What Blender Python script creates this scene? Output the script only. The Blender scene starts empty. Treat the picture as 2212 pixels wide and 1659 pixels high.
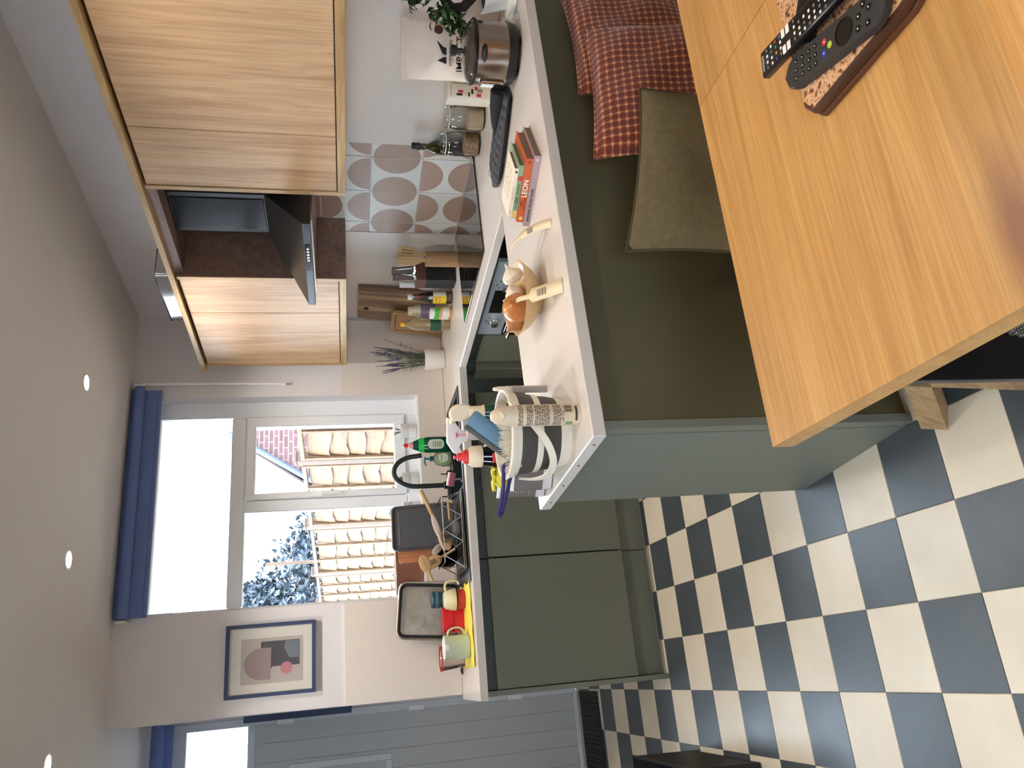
import bpy, bmesh, math, random
from mathutils import Vector, Matrix, Euler
random.seed(7)
scene = bpy.context.scene
COL = scene.collection
PI = math.pi
# ------------------------------------------------------------------ camera
H = 1.49
F_PX, YAW, PITCH, ROLL = 1669.561, 0.3620467, 0.2159676, -0.0150057
cam_d = bpy.data.cameras.new('camera'); cam = bpy.data.objects.new('camera', cam_d); COL.objects.link(cam)
f0 = Vector((math.sin(YAW), math.cos(YAW), 0)); r0 = Vector((math.cos(YAW), -math.sin(YAW), 0)); u0 = Vector((0, 0, 1))
fw = math.cos(PITCH)*f0 - math.sin(PITCH)*u0; uu = math.cos(PITCH)*u0 + math.sin(PITCH)*f0
rt = math.cos(ROLL)*r0 + math.sin(ROLL)*uu; up = -math.sin(ROLL)*r0 + math.cos(ROLL)*uu
# the phone lay on its side: picture right = down in the room, picture up = right in the room
cam.matrix_world = Matrix(((-up.x, rt.x, -fw.x, 0), (-up.y, rt.y, -fw.y, 0), (-up.z, rt.z, -fw.z, H), (0, 0, 0, 1)))
cam_d.sensor_fit = 'HORIZONTAL'; cam_d.sensor_width = 36.0; cam_d.lens = 36.0*F_PX/2212.0
cam_d.clip_start = 0.02; cam_d.clip_end = 200
scene.camera = cam
# ------------------------------------------------------------------ light and exposure
scene.view_settings.view_transform = 'Standard'; scene.view_settings.look = 'None'
scene.view_settings.gamma = 1.0; scene.view_settings.use_curve_mapping = False
scene.view_settings.exposure = 1.0
world = bpy.data.worlds.new('sky'); scene.world = world; world.use_nodes = True
bg = world.node_tree.nodes['Background']; bg.inputs[0].default_value = (0.74, 0.86, 1.0, 1); bg.inputs[1].default_value = 14.0
sun_d = bpy.data.lights.new('sun', 'SUN'); sun_d.energy = 2.5; sun_d.color = (1.0, 0.93, 0.82); sun_d.angle = 0.01
sun = bpy.data.objects.new('sun', sun_d); COL.objects.link(sun)
sun.rotation_euler = Vector((0.86, 0.36, -0.75)).to_track_quat('-Z', 'Y').to_euler()
LAMP_W = 18.0; LAMP_COL = (1.0, 0.94, 0.86)
DINE_W = 15.0; DINE_COL = (1.0, 0.83, 0.62)
try:
    scene.cycles.use_denoising = True
    scene.cycles.max_bounces = 8; scene.cycles.diffuse_bounces = 6; scene.cycles.glossy_bounces = 4
    scene.cycles.transmission_bounces = 8; scene.cycles.transparent_max_bounces = 12
    scene.cycles.sample_clamp_indirect = 6.0; scene.cycles.caustics_reflective = False; scene.cycles.caustics_refractive = False
except Exception: pass
# ------------------------------------------------------------------ materials
def lin(c):
    if isinstance(c, str):
        c = tuple(int(c[i:i+2], 16) for i in (0, 2, 4))
    return tuple(((v/255)/12.92 if v/255 <= 0.04045 else ((v/255+0.055)/1.055)**2.4) for v in c)
M = {}
def mat(name, c, rough=0.5, metal=0.0, trans=0.0, ior=1.45, coat=0.0, alpha=1.0, emit=None, es=1.0, spec=0.5, sheen=0.0):
    m = bpy.data.materials.new(name); m.use_nodes = True; b = m.node_tree.nodes['Principled BSDF']
    b.inputs['Base Color'].default_value = (*lin(c), 1); b.inputs['Roughness'].default_value = rough; b.inputs['Metallic'].default_value = metal
    b.inputs['Transmission Weight'].default_value = trans; b.inputs['IOR'].default_value = ior; b.inputs['Coat Weight'].default_value = coat
    b.inputs['Alpha'].default_value = alpha; b.inputs['Specular IOR Level'].default_value = spec; b.inputs['Sheen Weight'].default_value = sheen
    if emit: b.inputs['Emission Color'].default_value = (*lin(emit), 1); b.inputs['Emission Strength'].default_value = es
    M[name] = m; return m
def N(m, t, **kw):
    n = m.node_tree.nodes.new(t)
    for k, v in kw.items(): setattr(n, k, v)
    return n
def LK(m, a, b): m.node_tree.links.new(a, b)
def bsdf(m): return m.node_tree.nodes['Principled BSDF']
def ramp(m, src, stops):
    r = N(m, 'ShaderNodeValToRGB'); e = r.color_ramp.elements
    while len(e) < len(stops): e.new(0.5)
    for i, (p, c) in enumerate(stops): e[i].position = p; e[i].color = (*lin(c), 1)
    LK(m, src, r.inputs[0]); return r
def coords(m, scale=(1, 1, 1), kind='Object', rnd=True):
    tc = N(m, 'ShaderNodeTexCoord'); mp = N(m, 'ShaderNodeMapping'); mp.inputs['Scale'].default_value = scale
    src = tc.outputs[kind]
    if rnd:
        oi = N(m, 'ShaderNodeObjectInfo'); ml = N(m, 'ShaderNodeVectorMath', operation='SCALE'); cx = N(m, 'ShaderNodeCombineXYZ')
        for k in range(3): LK(m, oi.outputs['Random'], cx.inputs[k])
        LK(m, cx.outputs[0], ml.inputs[0]); ml.inputs['Scale'].default_value = 7.0
        ad = N(m, 'ShaderNodeVectorMath', operation='ADD'); LK(m, src, ad.inputs[0]); LK(m, ml.outputs[0], ad.inputs[1]); src = ad.outputs[0]
    LK(m, src, mp.inputs['Vector']); return mp.outputs[0]
def noise(m, vec, s, detail=4, rough=0.55, dist=0.0):
    n = N(m, 'ShaderNodeTexNoise'); n.inputs['Scale'].default_value = s; n.inputs['Detail'].default_value = detail
    n.inputs['Roughness'].default_value = rough; n.inputs['Distortion'].default_value = dist; LK(m, vec, n.inputs['Vector']); return n
def bump(m, src, strength=0.2, dist=0.01):
    b = N(m, 'ShaderNodeBump'); b.inputs['Strength'].default_value = strength; b.inputs['Distance'].default_value = dist
    LK(m, src, b.inputs['Height']); LK(m, b.outputs[0], bsdf(m).inputs['Normal'])
def mixc(m, fac, a, b, mode='MIX'):
    x = N(m, 'ShaderNodeMix', data_type='RGBA', blend_type=mode)
    if isinstance(fac, (int, float)): x.inputs[0].default_value = fac
    else: LK(m, fac, x.inputs[0])
    for k, v in ((6, a), (7, b)):
        if isinstance(v, (tuple, str)): x.inputs[k].default_value = (*lin(v), 1)
        else: LK(m, v, x.inputs[k])
    return x.outputs[2]
def oak(name, light, mid, dark, axis, rough=0.45, fine=1.0, tone=0.0, knots=False, fig=9.0):
    m = mat(name, mid, rough)
    # long figure and fine pores stretched along the grain axis
    sc = [fig]*3; sc[axis] = 0.8; v = coords(m, tuple(sc))
    sf = [90.0*fine]*3; sf[axis] = 4.0; vf = coords(m, tuple(sf))
    n1 = noise(m, v, 1.6, 5, 0.6, 1.2); n2 = noise(m, vf, 1.0, 3, 0.6)
    r1 = ramp(m, n1.outputs[0], [(0.30, dark), (0.5, mid), (0.72, light)])
    r2 = ramp(m, n2.outputs[0], [(0.35, 'a4a4a4'), (0.6, 'ffffff')])
    c = mixc(m, 0.30, r1.outputs[0], r2.outputs[0], 'MULTIPLY')
    if tone:
        oi = N(m, 'ShaderNodeObjectInfo'); hs = N(m, 'ShaderNodeHueSaturation'); mr = N(m, 'ShaderNodeMapRange')
        mr.inputs[3].default_value = 1-tone; mr.inputs[4].default_value = 1+tone*0.6
        LK(m, oi.outputs['Random'], mr.inputs[0]); LK(m, mr.outputs[0], hs.inputs['Value']); LK(m, c, hs.inputs['Color']); c = hs.outputs[0]
    if knots:
        sk = [4.2]*3; sk[axis] = 1.5; sk[2] = 0.0; vk = coords(m, tuple(sk)); vo = N(m, 'ShaderNodeTexVoronoi', voronoi_dimensions='2D'); vo.inputs['Scale'].default_value = 0.8
        nz = noise(m, vk, 4.0, 3); ad = N(m, 'ShaderNodeMix', data_type='VECTOR'); ad.inputs[0].default_value = 0.12
        LK(m, vk, ad.inputs[4]); LK(m, nz.outputs[1], ad.inputs[5]); LK(m, ad.outputs[1], vo.inputs['Vector'])
        rk = ramp(m, vo.outputs['Distance'], [(0.03, '000000'), (0.13, 'ffffff')])
        c = mixc(m, rk.outputs[0], '8a5a3a', c)
    LK(m, c, bsdf(m).inputs['Base Color']); bump(m, n2.outputs[0], 0.05, 0.002); return m
def speckle(name, base, spots, scale=260, rough=0.25, amount=0.62, coat=0.0):
    m = mat(name, base, rough, coat=coat); v = coords(m, rnd=False); n = noise(m, v, scale, 2, 0.5)
    r = ramp(m, n.outputs[0], [(amount, base), (amount+0.06, spots)]); LK(m, r.outputs[0], bsdf(m).inputs['Base Color']); return m
def mottled(name, c1, c2, scale=6, rough=0.6, bumps=0.0, metal=0.0, bscale=None, rough_var=0.0):
    m = mat(name, c1, rough, metal); v = coords(m); n = noise(m, v, scale, 5, 0.6)
    r = ramp(m, n.outputs[0], [(0.3, c1), (0.7, c2)]); LK(m, r.outputs[0], bsdf(m).inputs['Base Color'])
    if bumps:
        nb = noise(m, v, bscale or scale*8, 4); bump(m, nb.outputs[0], bumps, 0.004)
    if rough_var:
        mr = N(m, 'ShaderNodeMapRange'); mr.inputs[3].default_value = rough-rough_var; mr.inputs[4].default_value = rough+rough_var
        LK(m, n.outputs[0], mr.inputs[0]); LK(m, mr.outputs[0], bsdf(m).inputs['Roughness'])
    return m
def clearmat(name, tint, amount=0.12, rough=0.02, ior=1.45):
    m = bpy.data.materials.new(name); m.use_nodes = True; nt = m.node_tree; nt.nodes.clear()
    o = nt.nodes.new('ShaderNodeOutputMaterial'); mx = nt.nodes.new('ShaderNodeMixShader'); tr = nt.nodes.new('ShaderNodeBsdfTransparent'); gl = nt.nodes.new('ShaderNodeBsdfGlossy')
    fr = nt.nodes.new('ShaderNodeFresnel'); fr.inputs[0].default_value = ior; ml = nt.nodes.new('ShaderNodeMath'); ml.operation = 'MULTIPLY_ADD'; ml.inputs[1].default_value = 0.9; ml.inputs[2].default_value = amount*0.2
    tr.inputs[0].default_value = (*lin(tint), 1); gl.inputs['Roughness'].default_value = rough
    nt.links.new(fr.outputs[0], ml.inputs[0]); nt.links.new(ml.outputs[0], mx.inputs[0]); nt.links.new(tr.outputs[0], mx.inputs[1]); nt.links.new(gl.outputs[0], mx.inputs[2]); nt.links.new(mx.outputs[0], o.inputs[0])
    M[name] = m; return m
# room
mottled('wall_paint', (220, 215, 216), (226, 221, 221), 3, 0.8, 0.03, bscale=180)
mottled('ceiling_paint', (220, 218, 217), (225, 222, 221), 2, 0.85, 0.02, bscale=180)
speckle('splash_quartz', (224, 212, 200), (206, 192, 178), 160, 0.35, 0.63)
speckle('quartz', (222, 213, 204), (204, 193, 182), 220, 0.22, 0.64)
mottled('tile_cream', (220, 208, 186), (210, 197, 174), 5, 0.42, 0.03, rough_var=0.08)
mottled('tile_slate', (64, 70, 74), (76, 82, 86), 6, 0.36, 0.04, rough_var=0.10)
mat('grout', (190, 182, 170), 0.8)
mat('sage', (112, 112, 96), 0.5); mat('sage_dark', (74, 78, 72), 0.55); mat('sage_panel', (118, 120, 108), 0.5)
oak('oak_door', (218, 182, 140), (203, 164, 122), (180, 140, 100), 2, 0.5)
oak('oak_trim', (206, 174, 122), (190, 156, 104), (160, 126, 80), 1, 0.5)
oak('oak_trim_v', (206, 174, 130), (190, 156, 112), (165, 130, 90), 2, 0.5)
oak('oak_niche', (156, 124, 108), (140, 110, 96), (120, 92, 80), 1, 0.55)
oak('table_oak', (218, 168, 102), (207, 154, 88), (192, 138, 74), 0, 0.36, 2.2, 0.16, True, 13.0)
oak('bench_oak', (190, 160, 120), (172, 140, 100), (140, 110, 76), 2, 0.5)
oak('pale_wood', (214, 178, 128), (198, 160, 110), (176, 138, 90), 2, 0.55)
oak('acacia', (176, 146, 116), (146, 116, 90), (108, 84, 66), 2, 0.55, tone=0.35)
oak('bamboo', (196, 156, 112), (180, 140, 98), (160, 120, 80), 2, 0.55)
oak('walnut', (120, 84, 66), (98, 66, 52), (70, 46, 38), 2, 0.4)
mat('white_plastic', (236, 236, 236), 0.35); mat('upvc', (236, 238, 240), 0.3)
mat('white_ceramic', (238, 234, 226), 0.3, coat=0.3); mat('cream_plastic', (232, 222, 202), 0.4)
mat('black_plastic', (20, 20, 21), 0.35); mat('black_gloss', (10, 10, 11), 0.08); mat('black_matte', (28, 29, 30), 0.6)
mat('black_glass', (8, 8, 9), 0.03, coat=0.5); mat('hood_black', (22, 22, 24), 0.28); mat('hood_glass', (26, 28, 32), 0.14, 0.2)
mat('steel', (200, 196, 190), 0.25, 1.0); mat('steel_brushed', (178, 170, 160), 0.32, 1.0); mat('chrome', (225, 225, 228), 0.08, 1.0)
mat('oven_steel', (176, 186, 192), 0.38, 0.25)
mat('taupe', (176, 146, 126), 0.35); mat('tile_white', (226, 220, 210), 0.3)
mat('navy', (52, 66, 98), 0.6); mat('blind_fabric', (104, 126, 180), 0.85)
mat('paper', (238, 232, 222), 0.8); mat('ink', (24, 22, 26), 0.7); mat('dark_pages', (128, 112, 92), 0.9)
clearmat('pane_glass', (250, 253, 255), 0.1); clearmat('jar_glass', (246, 248, 248), 0.2, 0.02, 1.22); clearmat('picture_glass', (252, 252, 252), 0.1, 0.02, 1.15); clearmat('clear_plastic', (238, 236, 232), 0.5, 0.08)
mat('lamp_glow', (255, 255, 255), 0.5, emit=(255, 236, 205), es=30.0)
# ------------------------------------------------------------------ builders
A5 = math.radians(5.4)
ORG = Vector((2.045, 4.24, 0)); TV = Vector((math.sin(A5), -math.cos(A5), 0)); NV = Vector((-math.cos(A5), -math.sin(A5), 0))
def L(t, n, z=0.91): return ORG + TV*t + NV*n + Vector((0, 0, z))     # t: along the right wall towards the camera, n: out from the wall
def bm_(): return bmesh.new()
def box(bm, x0, x1, y0, y1, z0, z1, bev=0.0, seg=1):
    vs = [bm.verts.new(p) for p in ((x0,y0,z0),(x1,y0,z0),(x1,y1,z0),(x0,y1,z0),(x0,y0,z1),(x1,y0,z1),(x1,y1,z1),(x0,y1,z1))]
    fs = [bm.faces.new([vs[i] for i in q]) for q in ((0,3,2,1),(4,5,6,7),(0,1,5,4),(1,2,6,5),(2,3,7,6),(3,0,4,7))]
    if bev:
        es = list({e for f in fs for e in f.edges}); bmesh.ops.bevel(bm, geom=es, offset=bev, segments=seg, affect='EDGES', profile=0.5)
    return bm
def lathe(bm, prof, seg=24, c=(0, 0, 0), a0=0.0, sx=1.0, sy=1.0):
    rings = []
    for r, z in prof:
        if r < 1e-6: rings.append([bm.verts.new((c[0], c[1], c[2]+z))])
        else: rings.append([bm.verts.new((c[0]+sx*r*math.cos(a0+2*PI*k/seg), c[1]+sy*r*math.sin(a0+2*PI*k/seg), c[2]+z)) for k in range(seg)])
    for a, b in zip(rings, rings[1:]):
        if len(a) == 1 and len(b) == 1: continue
        for k in range(seg):
            k2 = (k+1) % seg
            if len(a) == 1: bm.faces.new((a[0], b[k2], b[k]))
            elif len(b) == 1: bm.faces.new((a[k], a[k2], b[0]))
            else: bm.faces.new((a[k], a[k2], b[k2], b[k]))
    if len(rings[0]) > 1: bm.faces.new(list(reversed(rings[0])))
    if len(rings[-1]) > 1: bm.faces.new(rings[-1])
    return bm
def shell(bm, prof, seg=24, c=(0, 0, 0), sx=1.0, sy=1.0):           # open lathe (no caps)
    rings = []
    for r, z in prof:
        if r < 1e-6: rings.append([bm.verts.new((c[0], c[1], c[2]+z))])
        else: rings.append([bm.verts.new((c[0]+sx*r*math.cos(2*PI*k/seg), c[1]+sy*r*math.sin(2*PI*k/seg), c[2]+z)) for k in range(seg)])
    for a, b in zip(rings, rings[1:]):
        for k in range(seg):
            k2 = (k+1) % seg
            if len(a) == 1: bm.faces.new((a[0], b[k2], b[k]))
            elif len(b) == 1: bm.faces.new((a[k], a[k2], b[0]))
            else: bm.faces.new((a[k], a[k2], b[k2], b[k]))
    return bm
def tube(bm, pts, r, seg=8, closed=False):
    pts = [Vector(p) for p in pts]; n = len(pts); rs = r if isinstance(r, (list, tuple)) else [r]*n; rings = []; prev = None
    for i, p in enumerate(pts):
        a = pts[i-1] if (i or closed) else p; b = pts[(i+1) % n] if (i < n-1 or closed) else p
        d = (b-a).normalized()
        if prev is None:
            x = d.orthogonal().normalized()
        else:
            x = (prev - d*prev.dot(d)); x = x.normalized() if x.length > 1e-6 else d.orthogonal().normalized()
        prev = x; y = d.cross(x)
        rings.append([bm.verts.new(p + rs[i]*(x*math.cos(2*PI*k/seg)+y*math.sin(2*PI*k/seg))) for k in range(seg)])
    for i in range(n if closed else n-1):
        a, b = rings[i], rings[(i+1) % n]
        for k in range(seg): bm.faces.new((a[k], a[(k+1) % seg], b[(k+1) % seg], b[k]))
    if not closed: bm.faces.new(list(reversed(rings[0]))); bm.faces.new(rings[-1])
    return bm
def smooth_path(pts, k=4):                                                   # smooth a path through its points
    P = [Vector(q) for q in pts]; out = []
    for i in range(len(P)-1):
        p0, p1, p2, p3 = P[max(i-1, 0)], P[i], P[i+1], P[min(i+2, len(P)-1)]
        for j in range(k):
            t = j/k; out.append(0.5*((2*p1)+(p2-p0)*t+(2*p0-5*p1+4*p2-p3)*t*t+(3*p1-p0-3*p2+p3)*t*t*t))
    out.append(P[-1]); return out
def prism(bm, poly, z0, z1, bev=0.0):
    lo = [bm.verts.new((x, y, z0)) for x, y in poly]; hi = [bm.verts.new((x, y, z1)) for x, y in poly]; n = len(poly)
    fs = [bm.faces.new(list(reversed(lo))), bm.faces.new(hi)] + [bm.faces.new((lo[k], lo[(k+1) % n], hi[(k+1) % n], hi[k])) for k in range(n)]
    if bev: bmesh.ops.bevel(bm, geom=list({e for f in fs for e in f.edges}), offset=bev, segments=1, affect='EDGES')
    return bm
def ell(bm, c, r, u=16, v=10):
    prof = [(math.sin(PI*i/v), -math.cos(PI*i/v)) for i in range(v+1)]; rings = []
    for s, z in prof:
        if s < 1e-6: rings.append([bm.verts.new((c[0], c[1], c[2]+r[2]*z))])
        else: rings.append([bm.verts.new((c[0]+r[0]*s*math.cos(2*PI*k/u), c[1]+r[1]*s*math.sin(2*PI*k/u), c[2]+r[2]*z)) for k in range(u)])
    for a, b in zip(rings, rings[1:]):
        for k in range(u):
            k2 = (k+1) % u
            if len(a) == 1: bm.faces.new((a[0], b[k2], b[k]))
            elif len(b) == 1: bm.faces.new((a[k], a[k2], b[0]))
            else: bm.faces.new((a[k], a[k2], b[k2], b[k]))
    return bm
def rrect(w, h, r, k=5, cx=0.0, cy=0.0):
    out = []
    for sx, sy, a in ((1, 1, 0), (-1, 1, PI/2), (-1, -1, PI), (1, -1, 1.5*PI)):
        for i in range(k+1):
            t = a+PI/2*i/k; out.append((cx+sx*(w/2-r)+r*math.cos(t), cy+sy*(h/2-r)+r*math.sin(t)))
    return out
def xf(bm, loc=(0, 0, 0), rot=(0, 0, 0)):
    bm.transform(Matrix.Translation(loc) @ Euler(rot).to_matrix().to_4x4()); return bm
def obj(name, bm, m, parent=None, loc=None, rot=None, smooth=True, angle=35, kind=None):
    bmesh.ops.recalc_face_normals(bm, faces=bm.faces[:]); me = bpy.data.meshes.new(name); bm.to_mesh(me); bm.free()
    ms = m if isinstance(m, (list, tuple)) else [m]
    for q in ms: me.materials.append(M[q] if isinstance(q, str) else q)
    if smooth:
        me.polygons.foreach_set('use_smooth', [True]*len(me.polygons)); me.set_sharp_from_angle(angle=math.radians(angle))
    o = bpy.data.objects.new(name, me); COL.objects.link(o)
    if parent: o.parent = parent
    if loc is not None: o.location = loc
    if rot is not None: o.rotation_euler = rot
    if kind: o['kind'] = kind
    return o
def dup(o, parent=None, loc=None, rot=None):
    c = o.copy(); COL.objects.link(c)
    if parent: c.parent = parent
    if loc is not None: c.location = loc
    if rot is not None: c.rotation_euler = rot
    return c
def tag(o, label, cat, group=None):
    o['label'] = label; o['category'] = cat
    if group: o['group'] = group
    return o
def thing(name, label, cat, loc=(0, 0, 0), rz=0.0, group=None):
    o = bpy.data.objects.new(name, None); COL.objects.link(o); o.location = loc; o.rotation_euler = (0, 0, rz); o.empty_display_size = 0.05
    return tag(o, label, cat, group)
def struct(name, bm, m, loc=None, rot=None, smooth=False):
    o = obj(name, bm, m, None, loc, rot, smooth); o['kind'] = 'structure'; return o
def struct_empty(name, loc=(0, 0, 0), rz=0.0):
    o = bpy.data.objects.new(name, None); COL.objects.link(o); o.location = loc; o.rotation_euler = (0, 0, rz); o['kind'] = 'structure'; return o
def text(name, s, size, m, parent, loc, rot, extrude=0.0004, align='CENTER', shear=0.0, bold=0.0, sx=1.0):
    cu = bpy.data.curves.new(name, 'FONT'); cu.body = s; cu.size = size; cu.align_x = align; cu.align_y = 'CENTER'; cu.extrude = extrude; cu.shear = shear; cu.offset = bold; cu.resolution_u = 3
    t = bpy.data.objects.new('tmp_text', cu); COL.objects.link(t); dg = bpy.context.evaluated_depsgraph_get()
    me = bpy.data.meshes.new_from_object(t.evaluated_get(dg)); bpy.data.objects.remove(t); bpy.data.curves.remove(cu)
    me.name = name; me.materials.clear(); me.materials.append(M[m]); o = bpy.data.objects.new(name, me); COL.objects.link(o); o.parent = parent; o.location = loc; o.rotation_euler = rot
    o.scale = (sx, 1, 1); return o
def band_text_mat(name, base, ink, lines, x0=0.12, x1=0.9):      # fine print too small to read: rows of broken dark strokes (Generated coordinates)
    return None
RA = (0, 0, A5)
# ------------------------------------------------------------------ room shell
CEIL = 2.60; YB = 4.24; XL = -2.3; YN = -1.6; YD = 5.36
S = 0.2263878; TX, TY = 0.5256475, 3.69035                        # floor tile size and one joint crossing
fl = struct('floor', box(bm_(), XL, 2.75, YN, YD, -0.06, -0.003), 'grout')
tile_bm = box(bm_(), -S/2+0.0006, S/2-0.0006, -S/2+0.0006, S/2-0.0006, -0.012, 0.0, 0.0012)
t_a = obj('floor_tile', tile_bm, 'tile_cream', fl, smooth=False); t_b = None
first = True
tb = t_a.data.copy(); tb.materials.clear(); tb.materials.append(M['tile_slate'])
far_c, far_s = bm_(), bm_()
for j in range(-9, 13):
    for i in range(-8, 24):
        x = TX-(j-0.5)*S; y = TY-(i-0.5)*S
        if y > YD-0.02 or y < YN or x < XL or x > 2.7: continue
        cream = (i+j) % 2 == 1
        near = (-1.25 < x < 0.62 and 0.9 < y)
        if near:
            if first: o = t_a; first = False
            else: o = dup(t_a)
            o.location = (x, y, 0.0)
            if not cream: o.data = tb
        else:
            box(far_c if cream else far_s, x-S/2+0.0006, x+S/2-0.0006, y-S/2+0.0006, y+S/2-0.0006, -0.012, 0.0)
for nm_, b_, m_ in (('hidden_cream_tiles', far_c, 'tile_cream'), ('hidden_slate_tiles', far_s, 'tile_slate')):
    o = obj(nm_, b_, m_, fl, smooth=False, kind='stuff')
struct('ceiling', box(bm_(), XL, 2.75, YN, YD+0.25, CEIL, CEIL+0.12), 'ceiling_paint')
# back wall with the window opening
WX0, WX1, WZ0, WZ1 = 0.408, 1.552, 1.062, 2.52
b = bm_()
for q in ((-0.088, WX0, 0, CEIL), (WX1, 2.4, 0, CEIL), (WX0, WX1, 0, WZ0), (WX0, WX1, WZ1, CEIL)):
    box(b, q[0], q[1], YB, YB+0.26, q[2], q[3])
bmesh.ops.remove_doubles(b, verts=b.verts[:], dist=1e-5)
struct('wall_back', b, 'wall_paint')
wr = struct('wall_right', box(bm_(), 0.0, 0.14, -6.3, 0.3, 0, CEIL), 'wall_paint', ORG, RA)
b = bm_(); LY0, LY1, LZ0, LZ1 = 0.6, 1.4, 1.1, 2.1
for q in ((YN, LY0, 0, CEIL), (LY1, YD+0.2, 0, CEIL), (LY0, LY1, 0, LZ0), (LY0, LY1, LZ1, CEIL)): box(b, XL-0.12, XL, q[0], q[1], q[2], q[3])
bmesh.ops.remove_doubles(b, verts=b.verts[:], dist=1e-5); struct('wall_left', b, 'wall_paint')
w2 = struct_empty('fill_window_left', (XL-0.06, 0, 0))  # unseen window added in the left wall to let in daylight fill
for q in ((LY0, LY0+0.06, LZ0, LZ1), (LY1-0.06, LY1, LZ0, LZ1), (LY0+0.06, LY1-0.06, LZ0, LZ0+0.06), (LY0+0.06, LY1-0.06, LZ1-0.06, LZ1), (0.97, 1.03, LZ0+0.06, LZ1-0.06)): obj('fill_window_frame', box(bm_(), -0.03, 0.03, q[0], q[1], q[2], q[3], 0.004), 'upvc', w2, smooth=False)
for q in ((LY0+0.06, 0.97), (1.03, LY1-0.06)): obj('pane', box(bm_(), -0.003, 0.003, q[0], q[1], LZ0+0.06, LZ1-0.06), 'pane_glass', w2, smooth=False)
b = bm_(); FX0, FX1, FZ0, FZ1 = -1.25, -0.35, 1.0, 2.1
for q in ((XL, FX0, 0, CEIL), (FX1, 2.75, 0, CEIL), (FX0, FX1, 0, FZ0), (FX0, FX1, FZ1, CEIL)): box(b, q[0], q[1], YN-0.12, YN, q[2], q[3])
bmesh.ops.remove_doubles(b, verts=b.verts[:], dist=1e-5); struct('wall_front', b, 'wall_paint')
w3 = struct_empty('fill_window_behind', (0, YN-0.06, 0))  # window behind the camera, out of view, added for frontal daylight fill
for q in ((FX0, FX0+0.06, FZ0, FZ1), (FX1-0.06, FX1, FZ0, FZ1), (FX0+0.06, FX1-0.06, FZ0, FZ0+0.06), (FX0+0.06, FX1-0.06, FZ1-0.06, FZ1), (-0.83, -0.77, FZ0+0.06, FZ1-0.06)): obj('fill_window_frame', box(bm_(), q[0], q[1], -0.03, 0.03, q[2], q[3], 0.004), 'upvc', w3, smooth=False)
for q in ((FX0+0.06, -0.83), (-0.77, FX1-0.06)): obj('pane', box(bm_(), q[0], q[1], -0.003, 0.003, FZ0+0.06, FZ1-0.06), 'pane_glass', w3, smooth=False)
struct('wall_return', box(bm_(), -0.098, 0.10, YB+0.26, YD+0.02, 0, CEIL), 'wall_paint')
# door wall: pieces around door and fanlight
DX0, DX1 = -1.08, -0.128
b = bm_(); box(b, XL, DX0, YD, YD+0.2, 0, CEIL); box(b, DX1, 0.1, YD, YD+0.2, 0, CEIL); box(b, DX0, DX1, YD, YD+0.2, 2.52, CEIL)
bmesh.ops.remove_doubles(b, verts=b.verts[:], dist=1e-5); struct('wall_door', b, 'wall_paint')
# stone splashbacks
b = bm_()
poly = [(-0.092, 0.912), (2.02, 0.912), (2.02, 1.498), (WX1-0.006, 1.498), (WX1-0.006, WZ0+0.0), (WX0-0.004, WZ0+0.0), (WX0-0.004, 1.498), (-0.092, 1.498)]
prism(b, poly, 0, 0.012); xf(b, (0, 0, 0), (PI/2, 0, 0)); struct('trim_1', b, 'splash_quartz', (0, YB, 0))
b = bm_(); box(b, -0.012, 0, -0.84, -0.02, 0.912, 1.47); struct('trim_2', b, 'splash_quartz', ORG, RA)
b = bm_(); box(b, -0.012, 0, -2.75, -1.462, 0.912, 1.47); struct('trim_3', b, 'splash_quartz', ORG, RA)
# patterned wall tiles behind the hob, each a piece of the right wall
TB = [0.84, 0.9215, 1.1495, 1.3775, 1.460]; ZB = [0.912, 1.124, 1.352, 1.576, 1.80]; CT = 0.228
def clip(poly, x0, x1, y0, y1):
    def cut(ps, inside, inter):
        out = []
        for k in range(len(ps)):
            a, c = ps[k-1], ps[k]
            if inside(c):
                if not inside(a): out.append(inter(a, c))
                out.append(c)
            elif inside(a): out.append(inter(a, c))
        return out
    def ix(v): return lambda a, c: (v, a[1]+(c[1]-a[1])*(v-a[0])/(c[0]-a[0]))
    def iy(v): return lambda a, c: (a[0]+(c[0]-a[0])*(v-a[1])/(c[1]-a[1]), v)
    for ins, it in ((lambda p: p[0] >= x0, ix(x0)), (lambda p: p[0] <= x1, ix(x1)), (lambda p: p[1] >= y0, iy(y0)), (lambda p: p[1] <= y1, iy(y1))):
        if poly: poly = cut(poly, ins, it)
    return poly
for ri in range(4):
    for ci in range(4):
        t0, t1, z0, z1 = TB[ci], TB[ci+1], ZB[ri], ZB[ri+1]
        if ri == 3 and ci == 0: z1 = 1.72
        ct = 1.1495+CT*(ci-1.5)+0.0; cz = 1.238+CT*(ri-1)           # full tile centre
        g = 0.0018; x0, x1, y0, y1 = t0+g, t1-g, z0+g, z1-g; b = bm_()
        box(b, -0.009, 0, -x1, -x0, y0, y1, 0.001)
        fd = 0.1045
        for s in (-1, 1):
            arc = [(fd*math.cos(PI*k/20), fd*0.98*math.sin(PI*k/20)) for k in range(21)]
            if ri == 1: p = [(ct+s*(CT/2)-s*y, cz+x) for x, y in arc]        # flats on the upright joints
            else: p = [(ct+x, cz+s*(CT/2)-s*y) for x, y in arc]            # flats on the level joints
            p = clip(p, x0+0.0005, x1-0.0005, y0+0.0005, y1-0.0005)
            if len(p) >= 3:
                f = b.faces.new([b.verts.new((-0.0094, -q[0], q[1])) for q in p]); f.material_index = 1
        obj('wall_tile', b, ['tile_white', 'taupe'], wr, smooth=False)
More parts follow.
